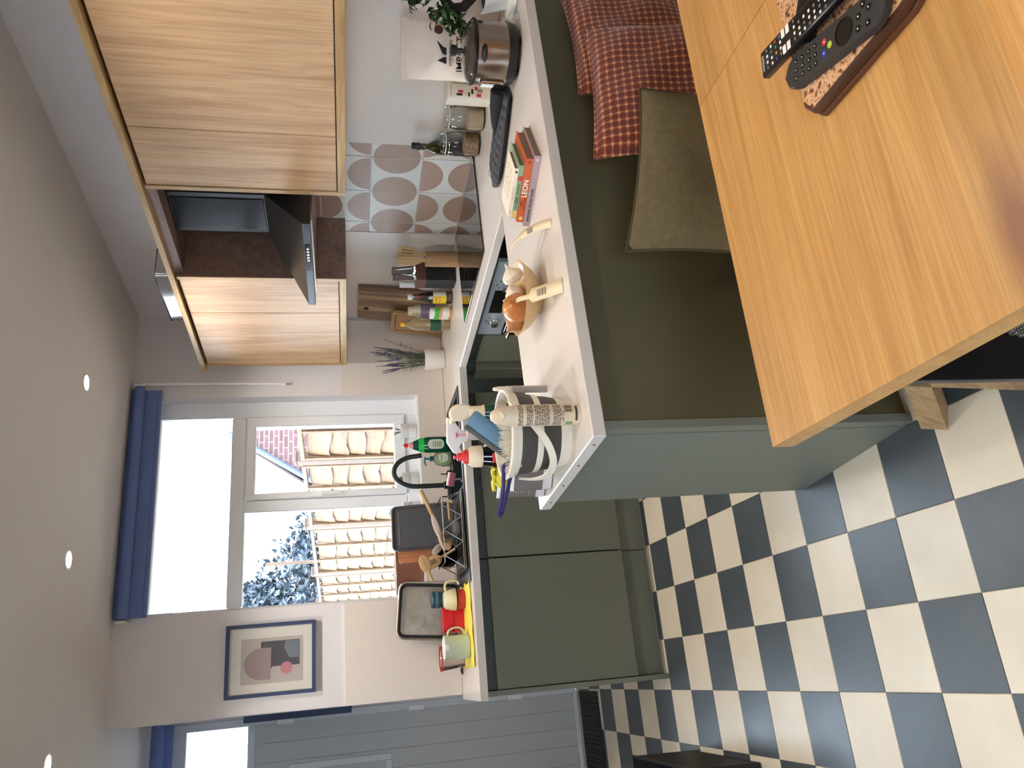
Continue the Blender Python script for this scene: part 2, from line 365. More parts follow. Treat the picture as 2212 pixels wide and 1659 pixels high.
# ------------------------------------------------------------------ window
w = struct_empty('window_1', (0, 0, 0))
YF = 4.335
def fr(name, x0, x1, z0, z1, y0=YF, y1=YF+0.06, bev=0.006, m='upvc', parent=None):
    return obj(name, box(bm_(), x0, x1, y0, y1, z0, z1, bev), m, parent or w, smooth=False)
fr('frame_jamb', WX0-0.005, 0.428, WZ0, WZ1); fr('frame_jamb', 1.462, WX1+0.005, WZ0, WZ1)
fr('frame_head', 0.428, 1.462, 2.468, WZ1); fr('frame_sill', 0.428, 1.462, WZ0, 1.138)
fr('transom', 0.428, 1.462, 2.018, 2.094); fr('mullion', 0.921, 0.986, 1.138, 2.018)
sash = fr('sash_stile', 0.988, 1.022, 1.14, 2.016, YF-0.014, YF+0.05)
fr('sash_stile', 1.402, 1.460, 1.14, 2.016, YF-0.014, YF+0.05); fr('sash_rail', 1.022, 1.402, 1.14, 1.204, YF-0.014, YF+0.05); fr('sash_rail', 1.022, 1.402, 1.968, 2.016, YF-0.014, YF+0.05)
for q in ((0.428, 1.462, 2.094, 2.468), (0.428, 0.921, 1.138, 2.018), (1.022, 1.402, 1.204, 1.968)):
    obj('pane', box(bm_(), q[0], q[1], YF+0.024, YF+0.030, q[2], q[3]), 'pane_glass', w, smooth=False)
hd = obj('handle', prism(bm_(), rrect(0.026, 0.15, 0.012), 0, 0.012, 0.003), 'upvc', w, (1.005, YF-0.014, 1.60), (PI/2, 0, 0))
obj('lever', box(bm_(), -0.008, 0.008, -0.10, 0.012, 0.012, 0.03, 0.004), 'white_plastic', hd)
obj('window_board', box(bm_(), WX0-0.002, WX1+0.002, YB+0.002, YF+0.01, WZ0-0.002, WZ0+0.012, 0.004), 'upvc', w, smooth=False)
# roller blind above the window
bl = thing('roller_blind', 'rolled-up dark blue roller blind across the top of the kitchen window', 'blind', (0, 0, 0))
b = bm_(); tube(b, [(0.398, 4.185, 2.548), (1.598, 4.185, 2.548)], 0.026, 16); obj('roll', b, 'blind_fabric', bl)
obj('fabric', box(bm_(), 0.402, 1.585, 4.204, 4.208, 2.447, 2.55), 'blind_fabric', bl, smooth=False)
obj('bottom_bar', box(bm_(), 0.402, 1.585, 4.199, 4.213, 2.442, 2.462, 0.004), 'blind_fabric', bl)
obj('head_cover', box(bm_(), 0.40, 1.596, 4.21, 4.238, 2.545, 2.597, 0.004), 'blind_fabric', bl)
for x in (0.384, 1.603): obj('bracket', box(bm_(), x-0.006, x+0.006, 4.16, 4.24, 2.525, 2.575, 0.003), 'white_plastic', bl)
b = bm_(); tube(b, [(1.618, 4.19, 2.55), (1.620, 4.20, 2.2), (1.618, 4.215, 1.80)], 0.0075, 8); obj('chain_cover', b, 'white_plastic', bl)
# ------------------------------------------------------------------ back door, fanlight, blind
mat('door_grey', (186, 188, 188), 0.45); mat('door_frame', (206, 210, 214), 0.4)
d = struct_empty('door_1', (0, 0, 0))
def dp(name, x0, x1, z0, z1, y0, y1, m='door_frame', bev=0.004): return obj(name, box(bm_(), x0, x1, y0, y1, z0, z1, bev), m, d, smooth=False)
dp('frame_post', -0.177, DX1, 0, 2.52, YD-0.01, YD+0.08); dp('frame_post', DX0, DX0+0.04, 0, 2.52, YD-0.01, YD+0.08)
dp('frame_rail', DX0+0.04, -0.166, 2.045, 2.082, YD-0.01, YD+0.08); dp('frame_rail', DX0+0.04, -0.166, 2.43, 2.52, YD-0.01, YD+0.08)
dp('threshold', DX0+0.04, -0.166, 0, 0.022, YD-0.03, YD+0.08, 'door_frame')
obj('fanlight_pane', box(bm_(), DX0+0.04, -0.166, YD+0.03, YD+0.036, 2.082, 2.43), 'pane_glass', d, smooth=False)
GX1, GZ0, GZ1 = -0.45, 1.262, 1.80
for k in range(8):
    x1 = -0.173-k*0.1085; x0 = x1-0.1063
    if x1 > GX1+0.02 or x0 < -0.9: segs = [(0.024, 2.043)]
    else: segs = [(0.024, GZ0-0.01), (GZ1+0.01, 2.043)]
    for z0, z1 in segs: obj('door_plank', box(bm_(), max(x0, DX0+0.043), x1, YD+0.004, YD+0.05, z0, z1, 0.002), 'door_grey', d, smooth=False)
dp('door_core', GX1+0.03, -0.172, 0.024, 2.042, YD+0.009, YD+0.045, 'door_grey', 0); dp('door_core', DX0+0.045, GX1+0.03, 0.024, GZ0+0.02, YD+0.009, YD+0.045, 'door_grey', 0)
for q in ((GX1, GX1+0.04, GZ0-0.04, GZ1+0.04), (-0.86, -0.82, GZ0-0.04, GZ1+0.04), (-0.82, GX1, GZ0-0.04, GZ0), (-0.82, GX1, GZ1, GZ1+0.04)):
    dp('glazing_bead', q[0], q[1], q[2], q[3], YD-0.006, YD+0.03)
obj('door_pane', box(bm_(), -0.82, GX1, YD+0.02, YD+0.026, GZ0, GZ1), 'pane_glass', d, smooth=False)
for z in (0.42, 1.06, 1.86): dp('hinge', -0.182, -0.15, z-0.05, z+0.05, YD-0.024, YD-0.008, 'white_plastic', 0.003)
db = thing('roller_blind', 'grey blue roller blind rolled up above the back door', 'blind', (0, 0, 0))
b = bm_(); tube(b, [(-1.05, 5.10, 2.54), (-0.115, 5.10, 2.54)], 0.035, 14); obj('roll', b, 'blind_fabric', db)
obj('fabric', box(bm_(), -1.04, -0.12, 5.125, 5.129, 2.46, 2.55), 'blind_fabric', db, smooth=False)
pf = thing('picture_frame', 'navy picture frame seen edge-on between the wall corner and the back door', 'picture', (-0.098, 5.16, 1.77))
obj('frame', box(bm_(), -0.048, -0.001, -0.15, 0.15, -0.305, 0.30, 0.003), 'navy', pf, smooth=False)
obj('print', box(bm_(), -0.0485, -0.046, -0.12, 0.12, -0.27, 0.27), 'paper', pf, smooth=False)
mm = thing('door_mat', 'black ribbed rubber mat on the floor by the back door', 'mat', (-0.56, 5.06, 0))
obj('base', box(bm_(), -0.395, 0.395, -0.195, 0.205, 0.0, 0.008, 0.003), 'black_matte', mm, smooth=False)
b = bm_()
for k in range(15):
    for r in range(28): box(b, -0.37+r*0.0265, -0.37+r*0.0265+0.015, -0.175+k*0.0245, -0.175+k*0.0245+0.012, 0.008, 0.012)
obj('rubber_nubs', b, 'black_plastic', mm, smooth=False, kind='stuff')
# ------------------------------------------------------------------ outside
mottled('patio_stone', (120, 116, 108), (104, 100, 92), 3, 0.9)
o = struct('patio', box(bm_(), -20, 20, -20, 30, -0.35, -0.15), 'patio_stone')
oak('fence_wood', (112, 84, 56), (98, 72, 46), (76, 54, 34), 1, 0.8, tone=0.12)
oak('fence_post_wood', (84, 66, 48), (74, 56, 42), (58, 43, 31), 2, 0.8)
FD = Vector((-0.150, 0.989, 0)).normalized(); FA = math.atan2(-FD.x, FD.y); FP = Vector((1.876, 6.69, 0))
posts = [-1.75, 0.0, 1.68, 3.42, 4.95]
flab = ['nearest wooden fence post outside, right edge of the open window pane', 'broad brown fence post behind the tap, outside the window', 'fence post outside seen between the two lower window panes', 'fence post outside with the thin pole behind it', 'farthest fence post outside at the left edge of the window']
for k, s in enumerate(posts):
    p = FP+FD*s; o = thing('fence_post', flab[k], 'fence post', (p.x, p.y, -0.15), FA, 'fence posts outside the window')
    obj('post', box(bm_(), -0.05, 0.05, -0.05, 0.05, 0, 2.03, 0.006), 'fence_post_wood', o, smooth=False); obj('cap', box(bm_(), -0.052, 0.052, -0.052, 0.052, 2.03, 2.05, 0.004), 'fence_post_wood', o, smooth=False)
boards = []
for v in range(4):
    b = bm_(); nseg = 14; ln = 1.66; rows = []
    for i in range(nseg+1):
        y = -ln/2+ln*i/nseg; wv = 0.012*math.sin(i*1.1+v*2.0)+random.uniform(-0.006, 0.006)
        rows.append([b.verts.new(q) for q in ((-0.030, y, 0.0+wv), (-0.014, y, 0.0+wv), (0.004, y, 0.19), (-0.004, y, 0.19))])
    for a, c in zip(rows, rows[1:]):
        for q in range(4): b.faces.new((a[q], a[(q+1) % 4], c[(q+1) % 4], c[q]))
    b.faces.new(rows[0]); b.faces.new(list(reversed(rows[-1])))
    bmesh.ops.recalc_face_normals(b, faces=b.faces[:]); me = bpy.data.meshes.new('fence_board'); b.to_mesh(me); b.free(); me.materials.append(M['fence_wood']); boards.append(me)
plab = ['nearest lap-board fence panel outside, behind the green washing-up bottle', 'fence panel outside seen through the opening pane behind the tap', 'fence panel outside behind the dark baking tray', 'farthest fence panel outside, below the tree']
for k in range(4):
    s0, s1 = posts[k]+0.062, posts[k+1]-0.062; mid = (s0+s1)/2; ln = s1-s0; p = FP+FD*mid
    o = thing('lap_fence', plab[k], 'fence', (p.x, p.y, -0.12), FA, 'lap fence panels outside the window')
    for r in range(13):
        bo = bpy.data.objects.new('fence_board', boards[(r*3+k) % 4]); COL.objects.link(bo); bo.parent = o; bo.location = (0, 0, r*0.143); bo.scale = (1, ln/1.66, 1)
    for q in (-0.5, -0.17, 0.17, 0.5): obj('batten', box(bm_(), -0.052, -0.03, q*(ln-0.04)-0.018, q*(ln-0.04)+0.018, 0.0, 1.94, 0.003), 'fence_wood', o, smooth=False)
    obj('top_rail', box(bm_(), -0.055, 0.02, -ln/2, ln/2, 1.93, 1.965, 0.004), 'fence_wood', o, smooth=False)
# neighbour's gable
m = mat('gable_brick', (176, 110, 96), 0.85); v = coords(m, (1, 1, 1), rnd=False); bt = N(m, 'ShaderNodeTexBrick'); LK(m, v, bt.inputs['Vector'])
for k, c in ((1, (72, 46, 46)), (2, (60, 36, 36)), (3, (88, 74, 70))): bt.inputs[k].default_value = (*lin(c), 1)
bt.inputs['Scale'].default_value = 1.0; bt.inputs['Mortar Size'].default_value = 0.012; bt.inputs['Brick Width'].default_value = 0.23; bt.inputs['Row Height'].default_value = 0.085; LK(m, bt.outputs[0], bsdf(m).inputs['Base Color'])
hs = thing('neighbour_house', 'red brick gable of a neighbouring house beyond the fence', 'house', (0, 14.0, 0))
g = [(3.3, -0.15), (3.3, 1.78), (3.55, 2.16), (4.42, 3.46), (6.4, 1.6), (6.4, -0.15)]
b = bm_(); prism(b, g, 0, 3.0); o = obj('gable_wall', b, 'gable_brick', hs, (0, 0.02, 0), None, False); o.data.transform(Matrix.Rotation(0, 4, 'X')); o.rotation_euler = (PI/2, 0, 0); o.location = (0, 3.02, 0)
mat('verge', (48, 56, 72), 0.6); mat('roof_tile', (56, 40, 38), 0.8)
b = bm_(); tube(b, [(3.28, -0.06, 1.72), (4.42, -0.06, 3.50)], 0.05, 6); obj('verge_board', b, 'verge', hs)
b = bm_()
vs = [b.verts.new(q) for q in ((3.15, 0, 1.68), (4.42, 0, 3.52), (4.42, 3, 3.52), (3.15, 3, 1.68))]; b.faces.new(vs); r_ = bmesh.ops.extrude_face_region(b, geom=b.faces[:]); bmesh.ops.translate(b, vec=(0, 0, 0.06), verts=[e for e in r_['geom'] if isinstance(e, bmesh.types.BMVert)])
obj('roof_slope', b, 'roof_tile', hs, smooth=False)
# tree and washing pole
mottled('leaf_far', (20, 30, 36), (44, 56, 66), 30, 0.5); mat('bark', (84, 70, 58), 0.9)
tr = thing('garden_tree', 'dense leafy tree above the far end of the fence', 'tree', (1.72, 13.4, -0.15))
b = bm_(); tube(b, [(0, 0, 0), (0.05, 0, 1.2), (-0.05, 0, 2.4)], [0.12, 0.09, 0.05], 8); obj('trunk', b, 'bark', tr)
b = bm_(); rnd = random.Random(3)
blobs = [(0.0, 0, 2.3, 0.75), (-0.7, 0.2, 2.45, 0.85), (0.55, 0, 1.95, 0.62), (-0.2, -0.1, 1.8, 0.8), (-1.2, 0, 2.1, 0.8), (0.9, 0.1, 1.7, 0.42), (-0.35, 0, 2.95, 0.42), (-1.0, 0, 3.0, 0.5)]
for _ in range(6500):
    bx, by, bz, br = rnd.choice(blobs); dv = Vector((rnd.gauss(0, 1), rnd.gauss(0, 1), rnd.gauss(0, 1))).normalized()*br*rnd.uniform(0.55, 1.05)
    c = Vector((bx, by, bz))+dv; e = Euler((rnd.uniform(0, 6), rnd.uniform(0, 6), rnd.uniform(0, 6))).to_matrix(); s = rnd.uniform(0.05, 0.085)
    vs = [b.verts.new(c+e @ Vector(q)*s) for q in ((0, -1, 0), (0.5, 0, 0.1), (0, 1, 0), (-0.5, 0, 0.1))]; b.faces.new(vs)
obj('leaves', b, 'leaf_far', tr, smooth=False, kind='stuff')
b = bm_(); tube(b, [(0, 0, 0), (0, 0, 2.78)], 0.026, 8); tag(obj('washing_pole', b, 'fence_post_wood', None, (1.78, 12.05, -0.15)), 'thin upright pole standing in front of the garden tree', 'pole')
# ------------------------------------------------------------------ ceiling downlights
llab = ['recessed downlight nearest the wall cabinets', 'middle recessed downlight in front of the window', 'recessed downlight nearest the back door', 'downlight over the peninsula', 'downlight over the dining table', 'downlight over the dark crate side', 'downlight over the walkway', 'downlight behind the table', 'downlight behind the walkway']
lamps = [(1.358, 3.49), (0.587, 3.505), (-0.175, 3.515), (1.36, 1.75), (0.95, 0.60), (-0.175, 1.75), (0.587, 1.75), (1.36, -0.6), (-0.6, -0.6)]
for k, (x, y) in enumerate(lamps):
    o = thing('downlight', llab[k], 'light', (x, y, CEIL), 0, 'recessed ceiling downlights')
    b = bm_(); shell(b, [(0.045, 0.0), (0.043, -0.004), (0.034, -0.005), (0.030, -0.001)], 24); obj('bezel', b, 'white_plastic', o)
    b = bm_(); lathe(b, [(0.030, -0.0005), (0.030, -0.0035), (0.0, -0.004)], 24); obj('bulb_face', b, 'lamp_glow', o)
    ld = bpy.data.lights.new('downlight_beam', 'SPOT'); ld.energy = LAMP_W; ld.color = LAMP_COL; ld.spot_size = math.radians(120); ld.spot_blend = 0.6; ld.shadow_soft_size = 0.03
    lo = bpy.data.objects.new('downlight_beam', ld); COL.objects.link(lo); lo.parent = o; ld.color = LAMP_COL if y > 1 else DINE_COL; ld.energy = (LAMP_W if y > 3 else LAMP_W*0.7) if y > 1 else DINE_W; lo.location = (0, 0, -0.02)
# ------------------------------------------------------------------ base units along the window wall
def unit(name, label, cat, loc=(0, 0, 0), rz=0.0, group=None): return thing(name, label, cat, loc, rz, group)
YS = 3.70
def door(parent, x0, x1, z0, z1, y, m='sage', nm='door'): return obj(nm, box(bm_(), x0, x1, y, y+0.019, z0, z1, 0.0015), m, parent, smooth=False)
ul = ['left base cabinet with wide sage green door below the draining mugs', 'middle base cabinet with sage green door below the dish rack', 'right base cabinet with sage green door under the sink']
for k, (x0, x1) in enumerate(((-0.078, 0.511), (0.515, 1.055), (1.059, 1.36))):
    u = unit('base_cabinet', ul[k], 'cabinet', (x0, YS, 0), 0, 'sage base cabinets under the window')
    wd = x1-x0
    obj('carcass', box(bm_(), 0.0, wd, 0.045, 0.53, 0.15, 0.872 if k == 0 else 0.70), 'sage_dark', u, smooth=False)
    door(u, 0.0015, wd-0.0015, 0.147, 0.822, 0.0)
    obj('handle_rail', box(bm_(), 0.0, wd, 0.022, 0.045, 0.80, 0.872, 0.002), 'sage_dark', u, smooth=False)
    obj('plinth', box(bm_(), 0.0, wd, 0.05, 0.068, 0.0, 0.147), 'sage', u, smooth=False)
    obj('plinth_trim', box(bm_(), 0.0, wd, 0.042, 0.05, 0.0, 0.012), 'sage_panel', u, smooth=False)
o = obj('end_panel', box(bm_(), -0.102, -0.080, 3.688, 4.235, 0.0, 0.873, 0.001), 'sage_panel', None, smooth=False); tag(o, 'sage green end panel closing the window run beside the door', 'panel')
# right-hand run (behind the peninsula): corner post, cabinet, oven
K = lambda nm, label, cat, t, n, z=0.0, group=None: thing(nm, label, cat, L(t, n, z), A5, group)
cp = K('corner_post', 'sage green corner post between window run and oven run', 'panel', 0.56, 0.60)
obj('post', box(bm_(), -0.05, 0.07, -0.012, 0.10, 0.147, 0.822, 0.002), 'sage', cp, smooth=False); obj('handle_rail', box(bm_(), -0.03, 0.05, 0.0, 0.09, 0.80, 0.872), 'sage_dark', cp, smooth=False); obj('plinth', box(bm_(), -0.01, 0.05, -0.01, 0.09, 0, 0.147), 'sage', cp, smooth=False)
cb = K('base_cabinet', 'sage green base cabinet between the corner and the oven', 'cabinet', 0.62, 0.61)
obj('carcass', box(bm_(), 0.045, 0.58, -0.225, 0.0, 0.15, 0.872), 'sage_dark', cb, smooth=False); obj('door', box(bm_(), 0, 0.019, -0.225, 0.04, 0.147, 0.822, 0.0015), 'sage', cb, smooth=False)
obj('handle_rail', box(bm_(), 0.022, 0.045, -0.225, 0.04, 0.80, 0.872), 'sage_dark', cb, smooth=False); obj('plinth', box(bm_(), 0.05, 0.068, -0.225, 0.04, 0, 0.147), 'sage', cb, smooth=False)
ov = K('built_in_oven', 'stainless steel built-in oven below the hob', 'oven', 0.862, 0.615)
# local: x into the unit, y negative towards the camera (t grows)
obj('body', box(bm_(), 0.02, 0.56, -0.60, 0.0, 0.28, 0.862), 'black_matte', ov, smooth=False)
obj('control_panel', box(bm_(), 0.0, 0.022, -0.598, -0.002, 0.742, 0.856, 0.002), 'oven_steel', ov, smooth=False)
obj('display', box(bm_(), -0.0015, 0.001, -0.385, -0.20, 0.775, 0.835), 'black_gloss', ov, smooth=False)
for y in (-0.13, -0.43):
    b = bm_(); lathe(b, [(0.021, 0), (0.021, 0.008), (0.017, 0.012), (0.016, 0.030), (0.0, 0.031)], 20); kn = obj('knob', b, 'chrome', ov, (0.0, y, 0.797), (0, -PI/2, 0))
    obj('pointer', box(bm_(), -0.002, 0.002, -0.015, 0.0, 0.031, 0.033), 'black_plastic', kn, smooth=False)
    for a in (-0.9, 0.0, 0.9): obj('dial_mark', box(bm_(), -0.0012, 0, y-0.004+0.03*math.sin(a), y+0.004+0.03*math.sin(a), 0.797+0.033*math.cos(a), 0.803+0.033*math.cos(a)), 'ink', ov, smooth=False)
obj('door_glass', box(bm_(), 0.0, 0.02, -0.598, -0.002, 0.285, 0.733, 0.002), 'black_glass', ov, smooth=False)
b = bm_(); tube(b, [(-0.04, -0.55, 0.724), (-0.04, -0.05, 0.724)], 0.009, 10); hb = obj('handle', b, 'steel', ov)
for y in (-0.53, -0.07): obj('handle_foot', box(bm_(), -0.04, 0.0, y-0.006, y+0.006, 0.718, 0.730), 'steel', hb, smooth=False)
tw = K('tea_towel', 'cream ribbed tea towel hanging on the oven handle', 'towel', 0.972, 0.655, 0.026)
b = bm_(); prof = [(0.0, 0.45), (0.0, 0.70), (0.006, 0.712), (0.016, 0.712), (0.021, 0.70), (0.021, 0.50)]
rows = []
for i in range(19):
    y = -0.10+0.0056*i*1.0; rp = 0.0022 if i % 2 else 0
    rows.append([b.verts.new((x-0.011-(rp if x < 0.01 else -rp), y, z)) for x, z in prof])
for a, c in zip(rows, rows[1:]):
    for q in range(len(prof)-1): b.faces.new((a[q], a[q+1], c[q+1], c[q]))
mat('towel', (226, 212, 172), 0.95, sheen=0.3); o = obj('cloth', b, 'towel', tw, (0.0, 0, 0)); sm = o.modifiers.new('thickness', 'SOLIDIFY'); sm.thickness = 0.003
# peninsula
pn = K('peninsula_unit', 'sage green peninsula base with plain end and back panels', 'cabinet', 1.80, 1.75)
obj('end_panel', box(bm_(), 0.0, 0.022, -0.535, 0.0, 0.0, 0.873, 0.001), 'sage_panel', pn, smooth=False)
obj('end_strip', box(bm_(), 0.001, 0.024, -0.572, -0.538, 0.0, 0.873, 0.001), 'sage_panel', pn, smooth=False)
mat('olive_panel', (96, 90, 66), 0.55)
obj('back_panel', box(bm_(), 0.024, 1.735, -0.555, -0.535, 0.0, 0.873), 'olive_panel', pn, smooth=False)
obj('carcass', box(bm_(), 0.022, 1.10, -0.53, -0.02, 0.15, 0.872), 'sage_dark', pn, smooth=False)
for x0 in (0.024, 0.57): obj('door', box(bm_(), x0, x0+0.54, -0.019, 0.0, 0.147, 0.822, 0.0015), 'sage', pn, smooth=False)
# worktops
def worktop(name, label, pts, z0=0.875, z1=0.91):
    b = bm_(); prism(b, pts, z0, z1, 0.0025); return tag(obj(name, b, 'quartz', None, smooth=False), label, 'worktop')
def xy(t, n): p = L(t, n, 0); return (p.x, p.y)
# sink cut-out: two slabs meeting round the sink would show a joint, so the sink is set on the slab as an inset tray
c1 = xy(0.586, 0.0); c0 = xy(0.586, 0.648)
b = bm_(); yf = lambda x: 3.665+(c0[1]-3.665)*(x+0.117)/(c0[0]+0.117)
hx0, hx1, hy0, hy1 = 0.425, 1.375, 3.70, 4.13
for pl in ([(-0.117, 3.665), (hx0, yf(hx0)), (hx0, 4.238), (-0.117, 4.238)], [(hx0, yf(hx0)), (hx1, yf(hx1)), (hx1, hy0), (hx0, hy0)], [(hx0, hy1), (hx1, hy1), (hx1, 4.238), (hx0, 4.238)], [(hx1, yf(hx1)), (c0[0], c0[1]), (c1[0], c1[1]), (2.035, 4.238), (hx1, 4.238)]):
    prism(b, pl, 0.875, 0.91)
tag(obj('window_worktop', b, 'quartz', None, smooth=False), 'cream quartz worktop under the window holding the sink', 'worktop')
worktop('hob_worktop', 'cream quartz worktop with the black hob', [xy(0.5868, 0.0), xy(0.5868, 0.648), xy(1.8145, 0.648), xy(1.8145, 0.0)])
wt = worktop('peninsula_worktop', 'cream quartz peninsula worktop with open end towards the floor', [xy(1.8155, 0.0), xy(1.8155, 1.777), xy(2.398, 1.777), xy(2.435, 0.0)])
for t in (1.89, 2.04, 2.20, 2.345):
    p = L(t, 1.7775, 0.892); b = bm_(); lathe(b, [(0.0035, 0), (0.0035, 0.0008), (0, 0.0008)], 12); o = obj('fixing_hole', b, 'black_matte', wt, p, (0, -PI/2, A5))
# hob
hb = K('induction_hob', 'black glass induction hob reflecting the patterned tiles', 'hob', 1.16, 0.30, 0.91)
obj('glass_top', box(bm_(), -0.265, 0.255, -0.30, 0.29, 0.0, 0.006, 0.0015), 'black_glass', hb, smooth=False)
mat('hob_mark', (120, 120, 122), 0.3)
for cx, cy, r in ((-0.13, -0.15, 0.085), (-0.13, 0.14, 0.07), (0.12, -0.14, 0.07), (0.12, 0.14, 0.09)):
    b = bm_(); shell(b, [(r, 0.0062), (r+0.0012, 0.0062)], 40, (cx, cy, 0)); obj('zone_ring', b, 'hob_mark', hb, smooth=False)
obj('touch_strip', box(bm_(), -0.252, -0.246, -0.06, 0.06, 0.006, 0.0063), 'hob_mark', hb, smooth=False)
# ------------------------------------------------------------------ wall cabinets
NF = 0.36; ZC0, ZC1 = 1.465, 2.212
def wallcab(label, t0, t1, doors, end_t, end_side):
    u = K('wall_cabinet', label, 'cabinet', 0, 0, 0)
    # local x = -n, y = -t
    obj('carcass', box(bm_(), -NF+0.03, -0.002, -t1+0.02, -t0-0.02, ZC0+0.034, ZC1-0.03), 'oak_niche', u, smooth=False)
    for a, c in doors: obj('door', box(bm_(), -NF, -NF+0.02, -c+0.0015, -a-0.0015, ZC0+0.036, ZC1-0.012, 0.0012), 'oak_door', u, smooth=False)
    obj('bottom_board', box(bm_(), -NF-0.003, -0.002, -t1+(0.02 if t1 < 1 else 0), -t0-(0.02 if t0 > 1 else 0), ZC0, ZC0+0.032, 0.001), 'oak_trim', u, smooth=False)
    for e in ((t0, t0+0.02), (t1-0.02, t1)):
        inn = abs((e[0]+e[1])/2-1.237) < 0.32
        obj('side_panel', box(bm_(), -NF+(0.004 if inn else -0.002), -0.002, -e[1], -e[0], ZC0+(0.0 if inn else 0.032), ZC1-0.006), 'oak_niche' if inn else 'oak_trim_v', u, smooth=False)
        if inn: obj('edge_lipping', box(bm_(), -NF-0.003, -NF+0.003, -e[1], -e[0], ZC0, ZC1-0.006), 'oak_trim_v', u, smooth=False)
    return u
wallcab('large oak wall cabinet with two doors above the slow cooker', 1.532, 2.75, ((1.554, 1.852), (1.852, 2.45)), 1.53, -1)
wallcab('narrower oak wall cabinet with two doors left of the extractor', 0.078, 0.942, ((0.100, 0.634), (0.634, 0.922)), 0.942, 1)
cn = K('cornice_board', 'long oak cornice board running along the top of the wall cabinets', 'trim', 0, 0, 0)
obj('board', box(bm_(), -NF-0.018, -0.002, -2.75, -0.052, ZC1, ZC1+0.024, 0.001), 'oak_trim', cn, smooth=False)
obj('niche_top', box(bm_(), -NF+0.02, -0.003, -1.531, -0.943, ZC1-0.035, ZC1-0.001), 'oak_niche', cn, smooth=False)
# extractor hood in the niche
hd = K('extractor_hood', 'black chimney extractor hood between the wall cabinets', 'hood', 1.237, 0.0, 0)
obj('chimney', box(bm_(), -0.255, -0.003, -0.155, 0.10, 1.76, 2.176, 0.003), 'hood_black', hd, smooth=False)
obj('chimney_front', box(bm_(), -0.259, -0.254, -0.125, 0.075, 1.80, 2.165, 0.002), 'hood_glass', hd, smooth=False)
b = bm_(); lo = [(-0.50, -0.29, 1.635), (-0.01, -0.29, 1.635), (-0.01, 0.29, 1.635), (-0.50, 0.29, 1.635)]; hi = [(-0.26, -0.165, 1.795), (-0.01, -0.165, 1.795), (-0.01, 0.11, 1.795), (-0.26, 0.11, 1.795)]
vl = [b.verts.new(q) for q in lo]; vh = [b.verts.new(q) for q in hi]; b.faces.new(list(reversed(vl))); b.faces.new(vh)
for k in range(4): b.faces.new((vl[k], vl[(k+1) % 4], vh[(k+1) % 4], vh[k]))
obj('canopy', b, 'hood_black', hd, smooth=False)
obj('rim', box(bm_(), -0.505, -0.008, -0.295, 0.295, 1.603, 1.635, 0.002), 'hood_black', hd, smooth=False)
obj('control_strip', box(bm_(), -0.507, -0.504, -0.16, 0.02, 1.607, 1.631), 'hood_glass', hd, smooth=False)
for k in range(5):
    b = bm_(); lathe(b, [(0.007, 0), (0.006, 0.004), (0, 0.005)], 12); obj('button', b, 'chrome', hd, (-0.507, -0.06-0.02*k, 1.619), (0, -PI/2, 0))
obj('grease_filter', box(bm_(), -0.46, -0.05, -0.26, 0.26, 1.598, 1.604), 'steel_brushed', hd, smooth=False)
# clear tub on top of the cabinets
tb_ = K('plastic_tub', 'clear plastic tub lying on top of the wall cabinets', 'container', 0.62, 0.20, ZC1+0.0245)
b = bm_(); prof = rrect(0.15, 0.40, 0.03); lo = [b.verts.new((x, y, 0)) for x, y in prof]; hi = [b.verts.new((x*1.12, y*1.06, 0.09)) for x, y in prof]; b.faces.new(lo)
for k in range(len(prof)): b.faces.new((lo[k], lo[(k+1) % len(prof)], hi[(k+1) % len(prof)], hi[k]))
obj('tub', b, 'clear_plastic', tb_)
b = bm_(); tube(b, [(x*1.12, y*1.06, 0.09) for x, y in prof], 0.003, 6, True); obj('rim', b, 'clear_plastic', tb_)
# framed print on the back wall
pc = thing('picture_frame', 'navy framed abstract print with arch and pink dot on the back wall', 'picture', (0.160, YB-0.001, 1.857))
W2, H2 = 0.172, 0.215
b = bm_()
for q in ((-W2, W2, H2-0.017, H2), (-W2, W2, -H2, -H2+0.017), (-W2, -W2+0.017, -H2+0.017, H2-0.017), (W2-0.017, W2, -H2+0.017, H2-0.017)): box(b, q[0], q[1], -0.024, 0, q[2], q[3])
bmesh.ops.remove_doubles(b, verts=b.verts[:], dist=1e-5)
obj('frame', b, 'navy', pc, smooth=False); obj('mount', box(bm_(), -W2+0.01, W2-0.01, -0.012, -0.001, -H2+0.01, H2-0.01), 'paper', pc, smooth=False)
mat('print_bg', (200, 190, 182), 0.8); mat('print_arch', (168, 148, 148), 0.8); mat('print_block', (92, 92, 100), 0.8); mat('reflection_slate', (128, 134, 144), 0.8); mat('print_pink', (206, 138, 146), 0.8)
pr = obj('print', box(bm_(), -0.112, 0.102, -0.0135, -0.012, -0.152, 0.142), 'print_bg', pc, smooth=False)
def flat(name, poly, m, y):
    b = bm_(); b.faces.new([b.verts.new((x, y, z)) for x, z in poly]); return obj(name, b, m, pr, smooth=False)
flat('block', [(-0.035, -0.138), (0.085, -0.138), (0.085, 0.048), (0.055, 0.048), (0.055, 0.0), (-0.048, 0.0), (-0.035, -0.01)], 'print_block', -0.0138)
flat('glass_reflection', [(0.0, -0.135)]+[(0.082, -0.135), (0.082, -0.07), (0.05, -0.062), (0.0, -0.09)], 'reflection_slate', -0.0140)  # bluish reflection on the glazing, painted as a flat shape over the print
flat('arch', [(0.055, 0.002), (0.055, 0.045)]+[(-0.02+0.075*math.cos(a*PI/16), 0.045+0.082*math.sin(a*PI/16)) for a in range(17)]+[(-0.095, 0.002)], 'print_arch', -0.0142)
flat('dot', [(-0.046+0.029*math.cos(a*PI/12), -0.075+0.029*math.sin(a*PI/12)) for a in range(24)], 'print_pink', -0.0144)
